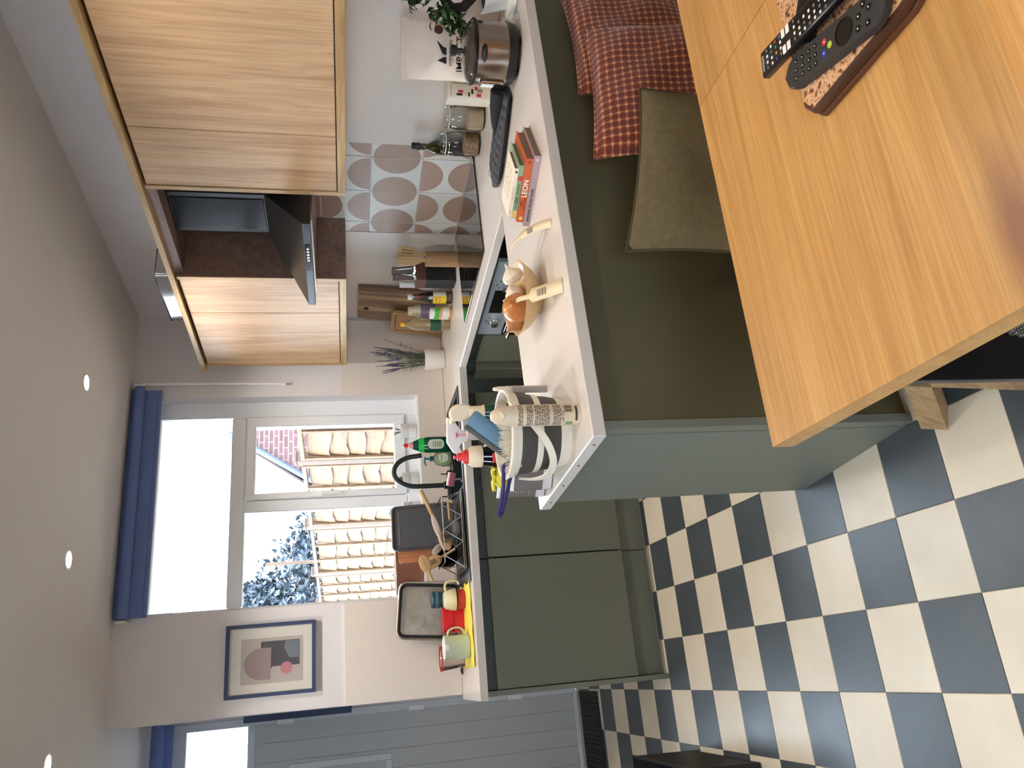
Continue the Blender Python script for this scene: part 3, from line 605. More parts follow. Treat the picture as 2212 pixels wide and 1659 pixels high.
obj('glazing', box(bm_(), -W2+0.015, W2-0.015, -0.0195, -0.0185, -H2+0.015, H2-0.015), 'picture_glass', pc, smooth=False)
# ------------------------------------------------------------------ dining table, bench, chair, cushions, crate
def face(p, k=1.0): return -math.atan2(p[0], p[1])*k
ZT = 0.76
tbl = thing('dining_table', 'honey oak extending dining table with black flat legs', 'table', (0.322, 0.24, 0))
edges_y = [0.0, 0.105, 0.21, 0.315, 0.415, 0.515, 0.62, 0.725, 0.83, 0.94]
for h0, h1 in ((0.0, 0.7290), (0.7305, 1.46)):
    for a, c in zip(edges_y, edges_y[1:]):
        obj('stave', box(bm_(), h0, h1, a, c, ZT-0.040, ZT), 'table_oak', tbl, smooth=False)
mat('leg_black', (16, 16, 17), 0.45); mat('leg_edge_lit', (70, 70, 72), 0.4)
for lx in (0.052, 1.33):
    for ly in (0.12, 0.757):
        obj('leg', box(bm_(), lx, lx+0.085, ly, ly+0.012, 0.0, ZT-0.0402, 0.002), 'leg_black', tbl, smooth=False)
        obj('leg_edge_lit', box(bm_(), lx-0.0015, lx, ly, ly+0.012, 0.0, ZT-0.0402), 'leg_edge_lit', tbl, smooth=False)  # lit side edge of the black leg, painted as a grey strip
obj('apron', box(bm_(), 0.10, 1.38, 0.14, 0.755, ZT-0.055, ZT-0.0405), 'leg_black', tbl, smooth=False)
# bench between table and peninsula
bn = thing('dining_bench', 'oak bench with crossed trestle legs between table and peninsula', 'bench', (0.40, 1.28, 0))
oak('bench_seat', (196, 164, 122), (178, 146, 104), (146, 116, 80), 0, 0.5)
obj('seat', box(bm_(), 0.12, 1.42, 0.0, 0.37, 0.315, 0.345, 0.004), 'bench_seat', bn, smooth=False)
def beam(bm, a, b, w, d):
    a, b = Vector(a), Vector(b); z = (b-a).normalized(); y = Vector((0, 1, 0)); x = y.cross(z).normalized(); y = z.cross(x)
    pts = [[p+x*sx*w/2+y*sy*d/2 for sx, sy in ((-1, -1), (1, -1), (1, 1), (-1, 1))] for p in (a, b)]
    va = [bm.verts.new(p) for p in pts[0]]; vb = [bm.verts.new(p) for p in pts[1]]
    bm.faces.new(list(reversed(va))); bm.faces.new(vb)
    for k in range(4): bm.faces.new((va[k], va[(k+1) % 4], vb[(k+1) % 4], vb[k]))
    return bm
for sx, ox_ in ((1, 0.0), (-1, 1.54)):
    for (a, b_) in (((0.10, 0.345, 0.0), (0.24, 0.05, 0.315)), ((0.10, 0.02, 0.0), (0.24, 0.33, 0.315))):
        a = (ox_+sx*a[0], a[1], a[2]+0.012); b_ = (ox_+sx*b_[0], b_[1], b_[2]-0.012)
        b = bm_(); beam(b, a, b_, 0.055, 0.06); obj('leg', b, 'bench_oak', bn, smooth=False)
b = bm_(); beam(b, (0.20, 0.19, 0.20), (1.34, 0.19, 0.20), 0.05, 0.03); obj('stretcher', b, 'bench_seat', bn, smooth=False)
# dotted chair under the table
ch = thing('dining_chair', 'chair with grey white-dotted seat pushed under the table', 'chair', (0.60, 0.68, 0))
m = mat('dotted_fabric', (96, 94, 90), 0.95); v = coords(m, (42, 42, 42), rnd=False); vo = N(m, 'ShaderNodeTexVoronoi', voronoi_dimensions='2D'); vo.inputs['Randomness'].default_value = 0.0; LK(m, v, vo.inputs['Vector'])
r = ramp(m, vo.outputs['Distance'], [(0.20, (214, 208, 196)), (0.28, (84, 82, 78))]); LK(m, r.outputs[0], bsdf(m).inputs['Base Color'])
b = bm_(); prism(b, rrect(0.40, 0.50, 0.05), 0.42, 0.495, 0.012); obj('seat', b, 'dotted_fabric', ch)
for x in (-0.17, 0.17):
    for y in (-0.2, 0.2): b = bm_(); lathe(b, [(0.012, 0), (0.018, 0.42)], 10); obj('leg', b, 'leg_black', ch, (x, y, 0))
b = bm_(); prism(b, rrect(0.36, 0.26, 0.05), 0, 0.03, 0.01); obj('backrest', b, 'dotted_fabric', ch, (0.0, -0.26, 0.56), (PI/2, 0, 0))
# cushions
def cushion(bm, w, h, th, n=22, seed=0, pinch=0.035):
    rr = random.Random(seed); front = {}; 
    def P(i, j, s):
        u = -1+2*i/n; v = -1+2*j/n
        k = max(0.0, (1-abs(u)**2.6)*(1-abs(v)**2.6))
        x = u*w/2*(1-pinch*2*(1-v*v)*abs(u)**3); z = v*h/2*(1-pinch*2*(1-u*u)*abs(v)**3)
        wr = 0.006*math.sin(7*u+seed)*math.cos(6*v-seed)*k + 0.004*math.sin(13*u*v+seed*2)*k
        return (x, s*(th/2*k**0.42 if k > 0 else 0)+wr*s, z)
    for s in (1, -1):
        for i in range(n+1):
            for j in range(n+1):
                edge = i in (0, n) or j in (0, n)
                if s == -1 and edge: front[(i, j, -1)] = front[(i, j, 1)]; continue
                front[(i, j, s)] = bm.verts.new(P(i, j, s))
        for i in range(n):
            for j in range(n): bm.faces.new([front[(i+a, j+c, s)] for a, c in ((0, 0), (1, 0), (1, 1), (0, 1))])
    return bm
def piping(bm, w, h, r=0.004, n=22, pinch=0.035):
    pts = []
    def P(u, v): return (u*w/2*(1-pinch*2*(1-v*v)*abs(u)**3), 0, v*h/2*(1-pinch*2*(1-u*u)*abs(v)**3))
    for k in range(n): pts.append(P(-1+2*k/n, -1))
    for k in range(n): pts.append(P(1, -1+2*k/n))
    for k in range(n): pts.append(P(1-2*k/n, 1))
    for k in range(n): pts.append(P(-1, 1-2*k/n))
    return tube(bm, pts, r, 6, True)
m = mat('rust_velvet', (132, 62, 38), 0.85, sheen=0.4); v = coords(m, (47, 47, 47), rnd=False); sp = N(m, 'ShaderNodeSeparateXYZ'); LK(m, v, sp.inputs[0])
cx = N(m, 'ShaderNodeCombineXYZ'); LK(m, sp.outputs[0], cx.inputs[0]); LK(m, sp.outputs[2], cx.inputs[1])
vo = N(m, 'ShaderNodeTexVoronoi', voronoi_dimensions='2D'); vo.inputs['Randomness'].default_value = 0.0; vo.inputs['Scale'].default_value = 1.0; LK(m, cx.outputs[0], vo.inputs['Vector'])
r = ramp(m, vo.outputs['Distance'], [(0.36, (96, 34, 20)), (0.43, (138, 68, 40)), (0.54, (158, 88, 52)), (0.64, (206, 158, 112))])
LK(m, r.outputs[0], bsdf(m).inputs['Base Color']); bump(m, vo.outputs['Distance'], 0.3, 0.004)
mottled('olive_linen', (108, 96, 66), (94, 82, 56), 60, 0.95, 0.5, bscale=420); mat('olive_pipe', (70, 62, 40), 0.9)
def put_cushion(nm, label, m, w, h, th, pos, tilt, yaw, roll=0.0, pipe=None, seed=1):
    o = thing(nm, label, 'cushion', pos, 0); o.rotation_euler = Euler((tilt, roll, yaw), 'XYZ')
    b = cushion(bm_(), w, h, th, seed=seed); obj('cover', b, m, o)
    b = piping(bm_(), w, h); obj('piping', b, pipe or m, o); return o
def CU(t, n, z): p = L(t, n, 0); return (p.x, p.y, z)
put_cushion('rust_cushion', 'rust velvet dotted cushion farther right against the peninsula back', 'rust_velvet', 0.46, 0.42, 0.11, CU(2.450, 0.46, 0.575), -0.16, A5+0.03, 0.02, seed=2)
put_cushion('rust_cushion', 'rust velvet dotted cushion between the olive one and the far right one', 'rust_velvet', 0.46, 0.42, 0.12, CU(2.560, 0.785, 0.590), -0.24, A5-0.10, 0.06, seed=5)
put_cushion('olive_cushion', 'plain olive linen cushion leaning at the end of the bench', 'olive_linen', 0.46, 0.42, 0.12, CU(2.645, 1.165, 0.555), -0.32, A5-0.27, 0.17, 'olive_pipe', seed=9)
# dark crate at the left edge of the picture
cr = thing('storage_crate', 'dark grey storage crate standing on the floor at the left edge', 'crate', (-0.70, 2.93, 0), 0.0)
b = bm_(); lo = [(-0.28, 0.0), (0.30, 0.0), (0.30, 0.60), (-0.28, 0.60)]; vl = [b.verts.new((x, y, 0.004)) for x, y in lo]; vh = [b.verts.new((x*1.02, y*1.0, 0.285)) for x, y in lo]
b.faces.new(vl)
for k in range(4): b.faces.new((vl[k], vl[(k+1) % 4], vh[(k+1) % 4], vh[k]))
o = obj('body', b, 'black_matte', cr, smooth=False); sm = o.modifiers.new('wall', 'SOLIDIFY'); sm.thickness = 0.006; sm.offset = -1
b = bm_(); tube(b, [(x*1.02, y, 0.285) for x, y in lo], 0.007, 6, True); obj('rim', b, 'black_plastic', cr)
# ------------------------------------------------------------------ tray and remotes on the table
m = mat('granite_print', (206, 160, 118), 0.35); v = coords(m, rnd=False); vo = N(m, 'ShaderNodeTexVoronoi', feature='F1'); vo.inputs['Scale'].default_value = 190; LK(m, v, vo.inputs['Vector'])
n_ = noise(m, v, 130, 3); r = ramp(m, n_.outputs[0], [(0.36, (70, 40, 26)), (0.44, (190, 136, 96)), (0.56, (226, 182, 140)), (0.68, (150, 110, 80))]); LK(m, r.outputs[0], bsdf(m).inputs['Base Color'])
oak('tray_wood', (110, 68, 44), (86, 50, 32), (56, 30, 20), 1, 0.4)
ty = thing('tray', 'dark brown wooden tray with granite-patterned top on the table', 'tray', (0.742, 0.600, ZT))
tp = [(0.33, 0.0), (0.33, 0.256), (0.03, 0.256), (0.004, 0.238)]+[(0.035-0.035*math.cos(a), 0.035-0.035*math.sin(a)) for a in (0, .3, .6, .9, 1.2, 1.57)]
tp.reverse()
b = bm_(); prism(b, tp, 0.0, 0.011, 0.002); obj('base', b, 'tray_wood', ty, smooth=False)
b = bm_(); prism(b, [(0.165+(x-0.165)*0.988, 0.128+(y-0.128)*0.985) for x, y in tp], 0.011, 0.024, 0.002); obj('edge', b, 'tray_wood', ty, smooth=False)
b = bm_(); prism(b, [(0.165+(x-0.165)*0.93, 0.128+(y-0.128)*0.955) for x, y in tp], 0.0238, 0.0252); obj('granite_top', b, 'granite_print', ty, smooth=False)
mat('remote_black', (14, 14, 15), 0.25); mat('remote_grey', (44, 42, 40), 0.5); mat('key_white', (236, 228, 216), 0.5); mat('key_grey', (110, 108, 106), 0.5)
mat('key_red', (196, 48, 44), 0.5); mat('key_green', (40, 130, 80), 0.5); mat('key_orange', (214, 140, 50), 0.5); mat('key_blue', (44, 60, 170), 0.5); mat('key_lime', (170, 190, 60), 0.5)
def remote_frame(p_far, p_near, z): 
    d = Vector((p_far[0]-p_near[0], p_far[1]-p_near[1], 0)); return d.length, -math.atan2(d.x, d.y)
# A: long black remote with many keys
pa0, pa1 = (0.884, 0.888), (0.846, 0.690); ln, rz = remote_frame(pa0, pa1, 0)
ra = thing('remote_control', 'long black television remote with rows of small keys, topmost on the tray', 'remote', ((pa0[0]+pa1[0])/2, (pa0[1]+pa1[1])/2, ZT+0.0418), rz)
obj('body', box(bm_(), -0.0225, 0.0225, -ln/2, ln/2, 0, 0.013, 0.003, 2), 'remote_black', ra)
cols = (-0.0145, -0.005, 0.005, 0.0145)
for r in range(13):
    y = ln/2-0.020-r*0.0128
    if r in (4, 5): continue
    for c, x in enumerate(cols[:3] if r > 6 else cols):
        mm_ = 'key_white' if (r+c) % 3 else 'key_grey'
        if r == 2: mm_ = ('key_red', 'key_green', 'key_orange', 'key_blue')[3-c]
        obj('key', box(bm_(), x-0.0022, x+0.0022, y-0.0018, y+0.0018, 0.013, 0.0138), mm_, ra, smooth=False)
for x in (-0.0135, 0.0135):
    for y in (ln/2-0.068, ln/2-0.080): obj('app_key', box(bm_(), x-0.007, x+0.007, y-0.0045, y+0.0045, 0.013, 0.0145, 0.0008), 'key_white', ra, smooth=False)
obj('power_key', box(bm_(), 0.010, 0.018, -ln/2+0.008, -ln/2+0.016, 0.013, 0.0145, 0.001), 'key_red', ra, smooth=False)
text('lettering', 'SAMSUNG', 0.006, 'key_white', ra, (0, ln/2-0.007, 0.0131), (0, 0, PI), 0.0001)
# B: rounded charcoal remote with ring
pb0, pb1 = (0.832, 0.858), (0.766, 0.640); ln, rz = remote_frame(pb0, pb1, 0)
rb = thing('remote_control', 'rounded charcoal set-top-box remote with large round dial, nearest the tray edge', 'remote', ((pb0[0]+pb1[0])/2, (pb0[1]+pb1[1])/2, ZT+0.0254), rz)
b = bm_(); prism(b, rrect(0.050, ln, 0.0245, 8), 0, 0.015, 0.003); obj('body', b, 'remote_grey', rb)
b = bm_(); lathe(b, [(0.019, 0), (0.019, 0.0012), (0.0172, 0.0012), (0.0172, 0.0004), (0.0, 0.0004)], 28); obj('dial', b, 'remote_black', rb, (0, -0.032, 0.0149))
for x, y, mm_ in ((0.008, 0.012, 'key_red'), (-0.008, 0.014, 'key_blue'), (-0.002, 0.0, 'key_lime')):
    b = bm_(); lathe(b, [(0.0052, 0), (0.0052, 0.0008), (0.0042, 0.0008), (0.0042, 0.0002)], 18); kk = obj('ring_key', b, mm_, rb, (x, y, 0.0149)); b = bm_(); lathe(b, [(0.0014, 0.0), (0.0014, 0.0008), (0, 0.0008)], 8); obj('key_mark', b, 'key_white', kk)
for r in range(4):
    for x in (-0.013, 0.0, 0.013):
        b = bm_(); lathe(b, [(0.0042, 0), (0.004, 0.0007), (0, 0.0009)], 14); kk = obj('number_key', b, 'remote_black', rb, (x, 0.034+r*0.0165, 0.0149)); b = bm_(); lathe(b, [(0.0011, 0.0007), (0.0011, 0.0012), (0, 0.0012)], 6); obj('key_mark', b, 'key_white', kk)
for x, y in ((-0.012, -0.062), (0.004, -0.064), (-0.014, -0.082), (0.006, -0.085), (0.016, -0.074)):
    b = bm_(); lathe(b, [(0.005, 0), (0.0048, 0.0008), (0, 0.001)], 14); kk = obj('round_key', b, 'remote_black', rb, (x, y, 0.0149)); b = bm_(); lathe(b, [(0.0013, 0.0008), (0.0013, 0.0013), (0, 0.0013)], 6); obj('key_mark', b, 'key_white', kk)
# C: plain black remote under the others
rc = thing('remote_control', 'plain black remote lying underneath the long one on the tray', 'remote', (0.915, 0.762, ZT+0.0254), 0.9)
obj('body', box(bm_(), -0.022, 0.022, -0.075, 0.075, 0, 0.0155, 0.003, 2), 'remote_black', rc); obj('key', box(bm_(), -0.012, 0.012, 0.055, 0.057, 0.0155, 0.0160), 'key_white', rc, smooth=False)
# ------------------------------------------------------------------ peninsula: slow cooker, bag, carton, jars, bottle, bonsai
ZW = 0.91
p = L(2.262, 0.350); sc_ = thing('slow_cooker', 'small stainless steel slow cooker with glass lid and black base', 'slow cooker', p, face(p)); sc_.scale = (0.9, 0.9, 1.16)
b = bm_(); lathe(b, [(0.090, 0.006), (0.104, 0.012), (0.111, 0.030), (0.111, 0.036), (0.105, 0.036)], 40); obj('base', b, 'black_plastic', sc_)
for a in (0.6, 2.2, 3.9, 5.4): b = bm_(); lathe(b, [(0.012, 0), (0.014, 0.012)], 10); obj('foot', b, 'black_plastic', sc_, (0.08*math.cos(a), 0.08*math.sin(a), 0))
m = mat('cooker_steel', (150, 138, 126), 0.22, 1.0); m.node_tree.nodes['Principled BSDF'].inputs['Anisotropic'].default_value = 0.7
b = bm_(); lathe(b, [(0.107, 0.034), (0.108, 0.122), (0.106, 0.124)], 48); obj('pot', b, 'cooker_steel', sc_)
b = bm_(); shell(b, [(0.106, 0.122), (0.114, 0.124), (0.116, 0.130), (0.110, 0.134)], 40); obj('rim', b, 'black_plastic', sc_)
b = bm_(); shell(b, [(0.110, 0.133), (0.100, 0.142), (0.07, 0.152), (0.03, 0.157), (0.0, 0.158)], 40); obj('glass_lid', b, mat('lid_glass', (70, 66, 62), 0.05, 0.2, coat=1.0), sc_)
b = bm_(); lathe(b, [(0.010, 0.156), (0.009, 0.170), (0.019, 0.174), (0.020, 0.187), (0.016, 0.190), (0, 0.190)], 20); obj('lid_knob', b, 'black_plastic', sc_)
b = bm_(); ell(b, (-0.0, -0.115, 0.106), (0.032, 0.014, 0.008)); obj('side_handle', b, 'black_plastic', sc_)
b = bm_(); ell(b, (0.0, 0.115, 0.106), (0.032, 0.014, 0.008)); obj('side_handle', b, 'black_plastic', sc_)
cpn = obj('control_panel', box(bm_(), -0.118, -0.106, -0.025, 0.020, 0.040, 0.108, 0.004), 'chrome', sc_, None, (0, 0, 0.35))
obj('label', box(bm_(), -0.1195, -0.118, -0.017, 0.014, 0.068, 0.102), 'white_plastic', cpn); obj('display', box(bm_(), -0.1195, -0.118, -0.017, 0.014, 0.045, 0.066), 'black_gloss', cpn)
b = bm_()
for i, dy in enumerate((0.0, 0.0)): pass
c0_ = [(-0.09, 0.06, 0.018), (-0.16, 0.10, 0.004), (-0.24, 0.15, 0.003), (-0.31, 0.22, 0.003), (-0.30, 0.28, 0.003)]
tube(b, c0_, 0.0035, 6); obj('power_cable', b, 'black_plastic', sc_)
# protein bag
p = L(2.085, 0.150); bg_ = thing('protein_bag', 'cream foil protein powder bag standing behind the slow cooker', 'bag', p, face(p)+0.22)
mottled('bag_film', (250, 236, 220), (242, 224, 206), 14, 0.28, 0.25, bscale=22); mat('bag_seal', (242, 224, 206), 0.4)
def pouch(bm, w, h, th, n=20, m_=24, seed=0):
    rows = []
    for j in range(m_+1):
        v = j/m_; z = h*v; k = (1-v**2.2); wz = w*(0.94+0.06*v) ; row = []
        for i in range(2*n):
            a = 2*PI*i/(2*n); x = wz/2*math.copysign(abs(math.cos(a))**0.55, math.cos(a)); y = (th/2*max(k, 0.02))*math.copysign(abs(math.sin(a))**0.9, math.sin(a))
            wr = 0.004*math.sin(9*v*PI+3*a+seed)*k + 0.003*math.sin(23*x/w+17*v+seed)*k
            row.append(bm.verts.new((x, y+wr*math.copysign(1, y), z)))
        rows.append(row)
    for a, c in zip(rows, rows[1:]):
        for i in range(2*n): bm.faces.new((a[i], a[(i+1) % (2*n)], c[(i+1) % (2*n)], c[i]))
    bm.faces.new(list(reversed(rows[0]))); bm.faces.new(rows[-1]); return bm
obj('pouch', pouch(bm_(), 0.205, 0.352, 0.10), 'bag_film', bg_)
obj('top_seal', box(bm_(), -0.104, 0.104, -0.003, 0.003, 0.330, 0.362, 0.001), 'bag_seal', bg_)
def btext(s, x, z, size, y=-0.058, **k): return text('lettering', s, size, 'ink', bg_, (x, y, z), (PI/2-0.09, 0, 0), 0.0006, **k)
b = bm_(); prism(b, [(-0.030, 0.0), (-0.006, 0.0), (-0.008, 0.012), (-0.019, 0.032)], 0, 0.001); prism(b, [(0.0, 0.0), (0.024, 0.0), (0.026, 0.010), (0.048, 0.034), (0.020, 0.022), (0.004, 0.014)], 0, 0.001)
obj('logo', b, 'ink', bg_, (-0.024, -0.053, 0.205), (PI/2-0.10, 0, 0))
btext('MYPROTEIN', -0.016, 0.190, 0.016, -0.056); btext('IMPACT', -0.020, 0.158, 0.034, -0.060, bold=0.0003); btext('Diet', -0.025, 0.128, 0.034, -0.062, shear=0.25); btext('Whey', -0.022, 0.100, 0.034, -0.0625)
b = bm_(); lathe(b, [(0.015, 0), (0.015, 0.001), (0, 0.001)], 24); obj('flavour_dot', b, mat('maroon', (84, 32, 36), 0.4), bg_, (0.060, -0.048, 0.232), (PI/2-0.12, 0, 0))
# carton
p = L(1.855, 0.085); ct_ = thing('drink_carton', 'cream carton with pink geometric print between bag and jars', 'carton', p, face(p)+0.35)
b = bm_(); prism(b, rrect(0.10, 0.10, 0.018), 0, 0.170, 0.003); obj('body', b, 'cream_plastic', ct_)
mat('pink', (206, 60, 92), 0.5); mat('print_grey', (150, 140, 126), 0.7); mat('print_brown', (176, 156, 128), 0.7)
obj('ingredients_print', box(bm_(), 0.004, 0.045, -0.0508, -0.0500, 0.045, 0.150), 'print_brown', ct_, smooth=False)
for x, z, w_, h_, mm_ in ((-0.036, 0.125, 0.008, 0.022, 'ink'), (-0.024, 0.120, 0.010, 0.02, 'pink'), (-0.034, 0.088, 0.016, 0.006, 'ink'), (-0.022, 0.075, 0.018, 0.008, 'ink'), (-0.036, 0.050, 0.012, 0.018, 'pink'), (-0.018, 0.045, 0.014, 0.020, 'print_grey'), (-0.010, 0.060, 0.014, 0.012, 'pink')):
    obj('print_block', box(bm_(), x-w_/2, x+w_/2, -0.0510, -0.0500, z-h_/2, z+h_/2), mm_, ct_, smooth=False)
obj('lid_line', box(bm_(), -0.047, 0.047, -0.0505, -0.050, 0.156, 0.1572), 'ink', ct_, smooth=False)
for k in range(4): obj('small_print', box(bm_(), 0.008, 0.022, -0.0508, -0.050, 0.016+k*0.006, 0.0185+k*0.006), 'print_grey', ct_, smooth=False)
# storage jars
mottled('oats', (240, 220, 184), (206, 174, 132), 160, 0.9, 0.9, bscale=260); mottled('granola', (206, 172, 132), (132, 96, 66), 120, 0.9, 0.9, bscale=220)
def jar(label, t, n, fill, fm, r=0.049, h=0.165):
    p = L(t, n); o = thing('storage_jar', label, 'jar', p, face(p), 'clip-top glass storage jars')
    pr_ = [(0, 0.004), (r*0.9, 0.004), (r, 0.015), (r, h*0.66), (r*0.93, h*0.75), (r*0.86, h*0.80), (r*0.86, h*0.86)]
    b = bm_(); shell(b, pr_, 28); obj('glass', b, 'jar_glass', o)
    b = bm_(); lathe(b, [(0, 0.007), (r*0.88, 0.008), (r*0.955, 0.02), (r*0.955, fill), (r*0.6, fill+0.004), (0, fill-0.002)], 24); obj('contents', b, fm, o)
    b = bm_(); shell(b, [(r*0.90, h*0.88), (r*0.90, h*0.93), (r*0.86, h*0.985), (r*0.3, h*1.0), (0, h*1.0)], 28); obj('glass_lid', b, 'jar_glass', o)
    b = bm_(); tube(b, [(r*0.92*math.cos(a*PI/12), r*0.92*math.sin(a*PI/12), h*0.80) for a in range(24)], 0.0014, 5, True); obj('wire_band', b, 'chrome', o)
    b = bm_(); tube(b, [(r*0.92*math.cos(a*PI/12), r*0.92*math.sin(a*PI/12), h*0.885) for a in range(24)], 0.0022, 5, True); obj('seal', b, 'white_plastic', o)
    b = bm_(); tube(b, [(-r*0.92, 0.012, h*0.80), (-r*1.12, 0.010, h*0.72), (-r*1.2, 0.0, h*0.66), (-r*1.12, -0.010, h*0.72), (-r*0.92, -0.012, h*0.90)], 0.0014, 5); obj('clip', b, 'chrome', o)
    return o
jar('clip-top glass jar of pale oats next to the carton', 1.722, 0.095, 0.065, 'oats'); jar('clip-top glass jar of brown granola in front of the oil bottle', 1.585, 0.105, 0.064, 'granola')
# olive oil bottle
mat('olive_glass', (62, 66, 22), 0.06, 0, 0.35, 1.5); mat('label_black', (22, 22, 24), 0.5)
p = L(1.497, 0.050); ob = thing('oil_bottle', 'tall dark olive oil bottle with black cap behind the jars', 'bottle', p, face(p))
b = bm_(); prism(b, rrect(0.062, 0.062, 0.010), 0, 0.175, 0.003); obj('body', b, 'olive_glass', ob)
b = bm_(); lathe(b, [(0.030, 0.172), (0.026, 0.188), (0.014, 0.205), (0.013, 0.243), (0.015, 0.246)], 20); obj('neck', b, 'olive_glass', ob)
b = bm_(); lathe(b, [(0.016, 0.240), (0.016, 0.272), (0.014, 0.276), (0, 0.276)], 20); obj('cap', b, 'black_plastic', ob); obj('label', box(bm_(), -0.0318, 0.0318, -0.0318, 0.0318, 0.02, 0.13, 0.009), 'label_black', ob)
# bonsai
p = L(2.345, 0.135); bo = thing('bonsai', 'bonsai tree with dark twisting trunk in a white pot at the right edge', 'plant', p, face(p))
b = bm_(); lathe(b, [(0.085, 0.0), (0.092, 0.004), (0.092, 0.016), (0.085, 0.018)], 32); obj('saucer', b, 'white_ceramic', bo)
b = bm_(); lathe(b, [(0.062, 0.016), (0.086, 0.105), (0.080, 0.105), (0.076, 0.095), (0, 0.095)], 32); obj('pot', b, 'white_ceramic', bo)
mottled('soil', (40, 30, 24), (64, 50, 40), 120, 0.95, 0.8); b = bm_(); lathe(b, [(0.077, 0.094), (0.06, 0.100), (0, 0.103)], 24); obj('soil', b, 'soil', bo)
mottled('trunk_bark', (58, 50, 46), (34, 30, 28), 60, 0.9, 0.6)
b = bm_(); tube(b, [(0.02, 0, 0.09), (0.0, 0.0, 0.118), (-0.035, -0.005, 0.140), (-0.068, -0.01, 0.168), (-0.070, -0.01, 0.205), (-0.045, 0, 0.232), (0.0, 0.0, 0.245), (0.04, 0.0, 0.262), (0.05, 0.0, 0.33)], [0.03, 0.022, 0.017, 0.016, 0.014, 0.012, 0.010, 0.009, 0.006], 10); obj('trunk', b, 'trunk_bark', bo)
b = bm_(); tube(b, [(0.02, 0, 0.09), (0.045, 0, 0.13), (0.06, 0, 0.18)], [0.028, 0.018, 0.012], 8); obj('trunk', b, 'trunk_bark', bo)
mat('leaf_green', (54, 84, 44), 0.35); mat('leaf_green_dark', (38, 62, 36), 0.4)
def leafmesh(name, ln, wd, m):
    b = bm_(); rows = []
    for i in range(6):
        u = i/5; w_ = wd*math.sin(PI*min(0.98, u*0.92+0.04))**0.8; rows.append([b.verts.new((s*w_, u*ln, 0.12*ln*math.sin(PI*u)+abs(s)*w_*0.35)) for s in (-1, 0, 1)])
    for a, c in zip(rows, rows[1:]):
        for k in range(2): b.faces.new((a[k], a[k+1], c[k+1], c[k]))
    return obj(name, b, m, None)
lf = leafmesh('leaf', 0.034, 0.0085, 'leaf_green'); lf2 = leafmesh('leaf', 0.030, 0.008, 'leaf_green_dark'); lf.parent = bo; lf2.parent = bo
rr = random.Random(11); clusters = [(-0.095, -0.02, 0.240, 0.045, 46), (-0.115, -0.03, 0.185, 0.035, 34), (-0.09, -0.02, 0.215, 0.05, 34), (-0.035, -0.03, 0.320, 0.045, 40), (-0.065, -0.03, 0.345, 0.035, 24), (-0.15, -0.03, 0.165, 0.022, 12)]
for cx_, cy_, cz_, cr_, cn_ in clusters:
    b = bm_(); tube(b, [(-0.05, 0, 0.225) if cz_ < 0.3 else (0.045, 0, 0.30), (cx_, cy_, cz_)], [0.004, 0.0015], 5); obj('twig', b, 'trunk_bark', bo)
    for k in range(cn_):
        dv = Vector((rr.gauss(0, 1), rr.gauss(0, 1), rr.gauss(0, 1))).normalized()*cr_*rr.uniform(0.25, 1.0); q = dup(lf if k % 2 else lf2, bo, (cx_+dv.x, cy_+dv.y, cz_+dv.z))
        q.rotation_euler = (rr.uniform(-1.2, 1.2), rr.uniform(-0.8, 0.8), rr.uniform(0, 6.28)); q.scale = (rr.uniform(0.8, 1.2),)*3
lf.location = (-0.10, -0.03, 0.25); lf2.location = (-0.09, -0.03, 0.20)
# mitt
m = mottled('mitt_cloth', (84, 84, 88), (70, 70, 74), 40, 0.9)
v_ = coords(m, rnd=False); w1 = N(m, 'ShaderNodeTexWave', wave_type='BANDS', bands_direction='X', wave_profile='SIN'); w1.inputs['Scale'].default_value = 9; LK(m, v_, w1.inputs['Vector'])
w2 = N(m, 'ShaderNodeTexWave', wave_type='BANDS', bands_direction='Y', wave_profile='SIN'); w2.inputs['Scale'].default_value = 8; LK(m, v_, w2.inputs['Vector'])
mx_ = N(m, 'ShaderNodeMath', operation='MULTIPLY'); LK(m, w1.outputs[1], mx_.inputs[0]); LK(m, w2.outputs[1], mx_.inputs[1]); pw_ = N(m, 'ShaderNodeMath', operation='POWER'); LK(m, mx_.outputs[0], pw_.inputs[0]); pw_.inputs[1].default_value = 0.4; bump(m, pw_.outputs[0], 1.0, 0.014)
mat('mitt_black', (34, 34, 36), 0.9); mat('stitch', (120, 120, 124), 0.9)
pa, pb = Vector((1.872, 2.075, 0)), Vector((1.705, 2.400, 0)); ax = (pb-pa); mt = thing('oven_mitt', 'dark grey quilted oven mitt lying on the worktop', 'oven mitt', (pa.x, pa.y, ZW), math.atan2(ax.y, ax.x)); ml = ax.length
def mittmesh(bm, ln, wd, th, x0=0.0, yo=0.0, n=26, m_=16, taper=None, quilt=True):
    rows = []
    for i in range(n+1):
        u = i/n; w_ = wd*(taper(u) if taper else 1.0); row = []
        for j in range(m_):
            a = 2*PI*j/m_; z = math.sin(a); y = math.cos(a); q = 1.0
            if quilt and z > 0: q = 0.86+0.14*abs(math.sin(u*n*0.33*PI))*abs(math.cos(y*4.2))
            row.append(bm.verts.new((x0+ln*u, yo+w_*math.copysign(abs(y)**0.8, y), th*(0.5+0.5*z*q)*(0.55+0.45*min(1, 6*(1-u)))+0.001)))
        rows.append(row)
    for a, c in zip(rows, rows[1:]):
        for j in range(m_): bm.faces.new((a[j], a[(j+1) % m_], c[(j+1) % m_], c[j]))
    bm.faces.new(list(reversed(rows[0]))); bm.faces.new(rows[-1]); return bm
obj('hand', mittmesh(bm_(), ml, 0.078, 0.034, taper=lambda u: 0.86+0.22*math.sin(PI*min(1, u*0.9))-(0 if u < 0.8 else 1.9*((u-0.8)/0.2)**2*0.40)), 'mitt_cloth', mt)
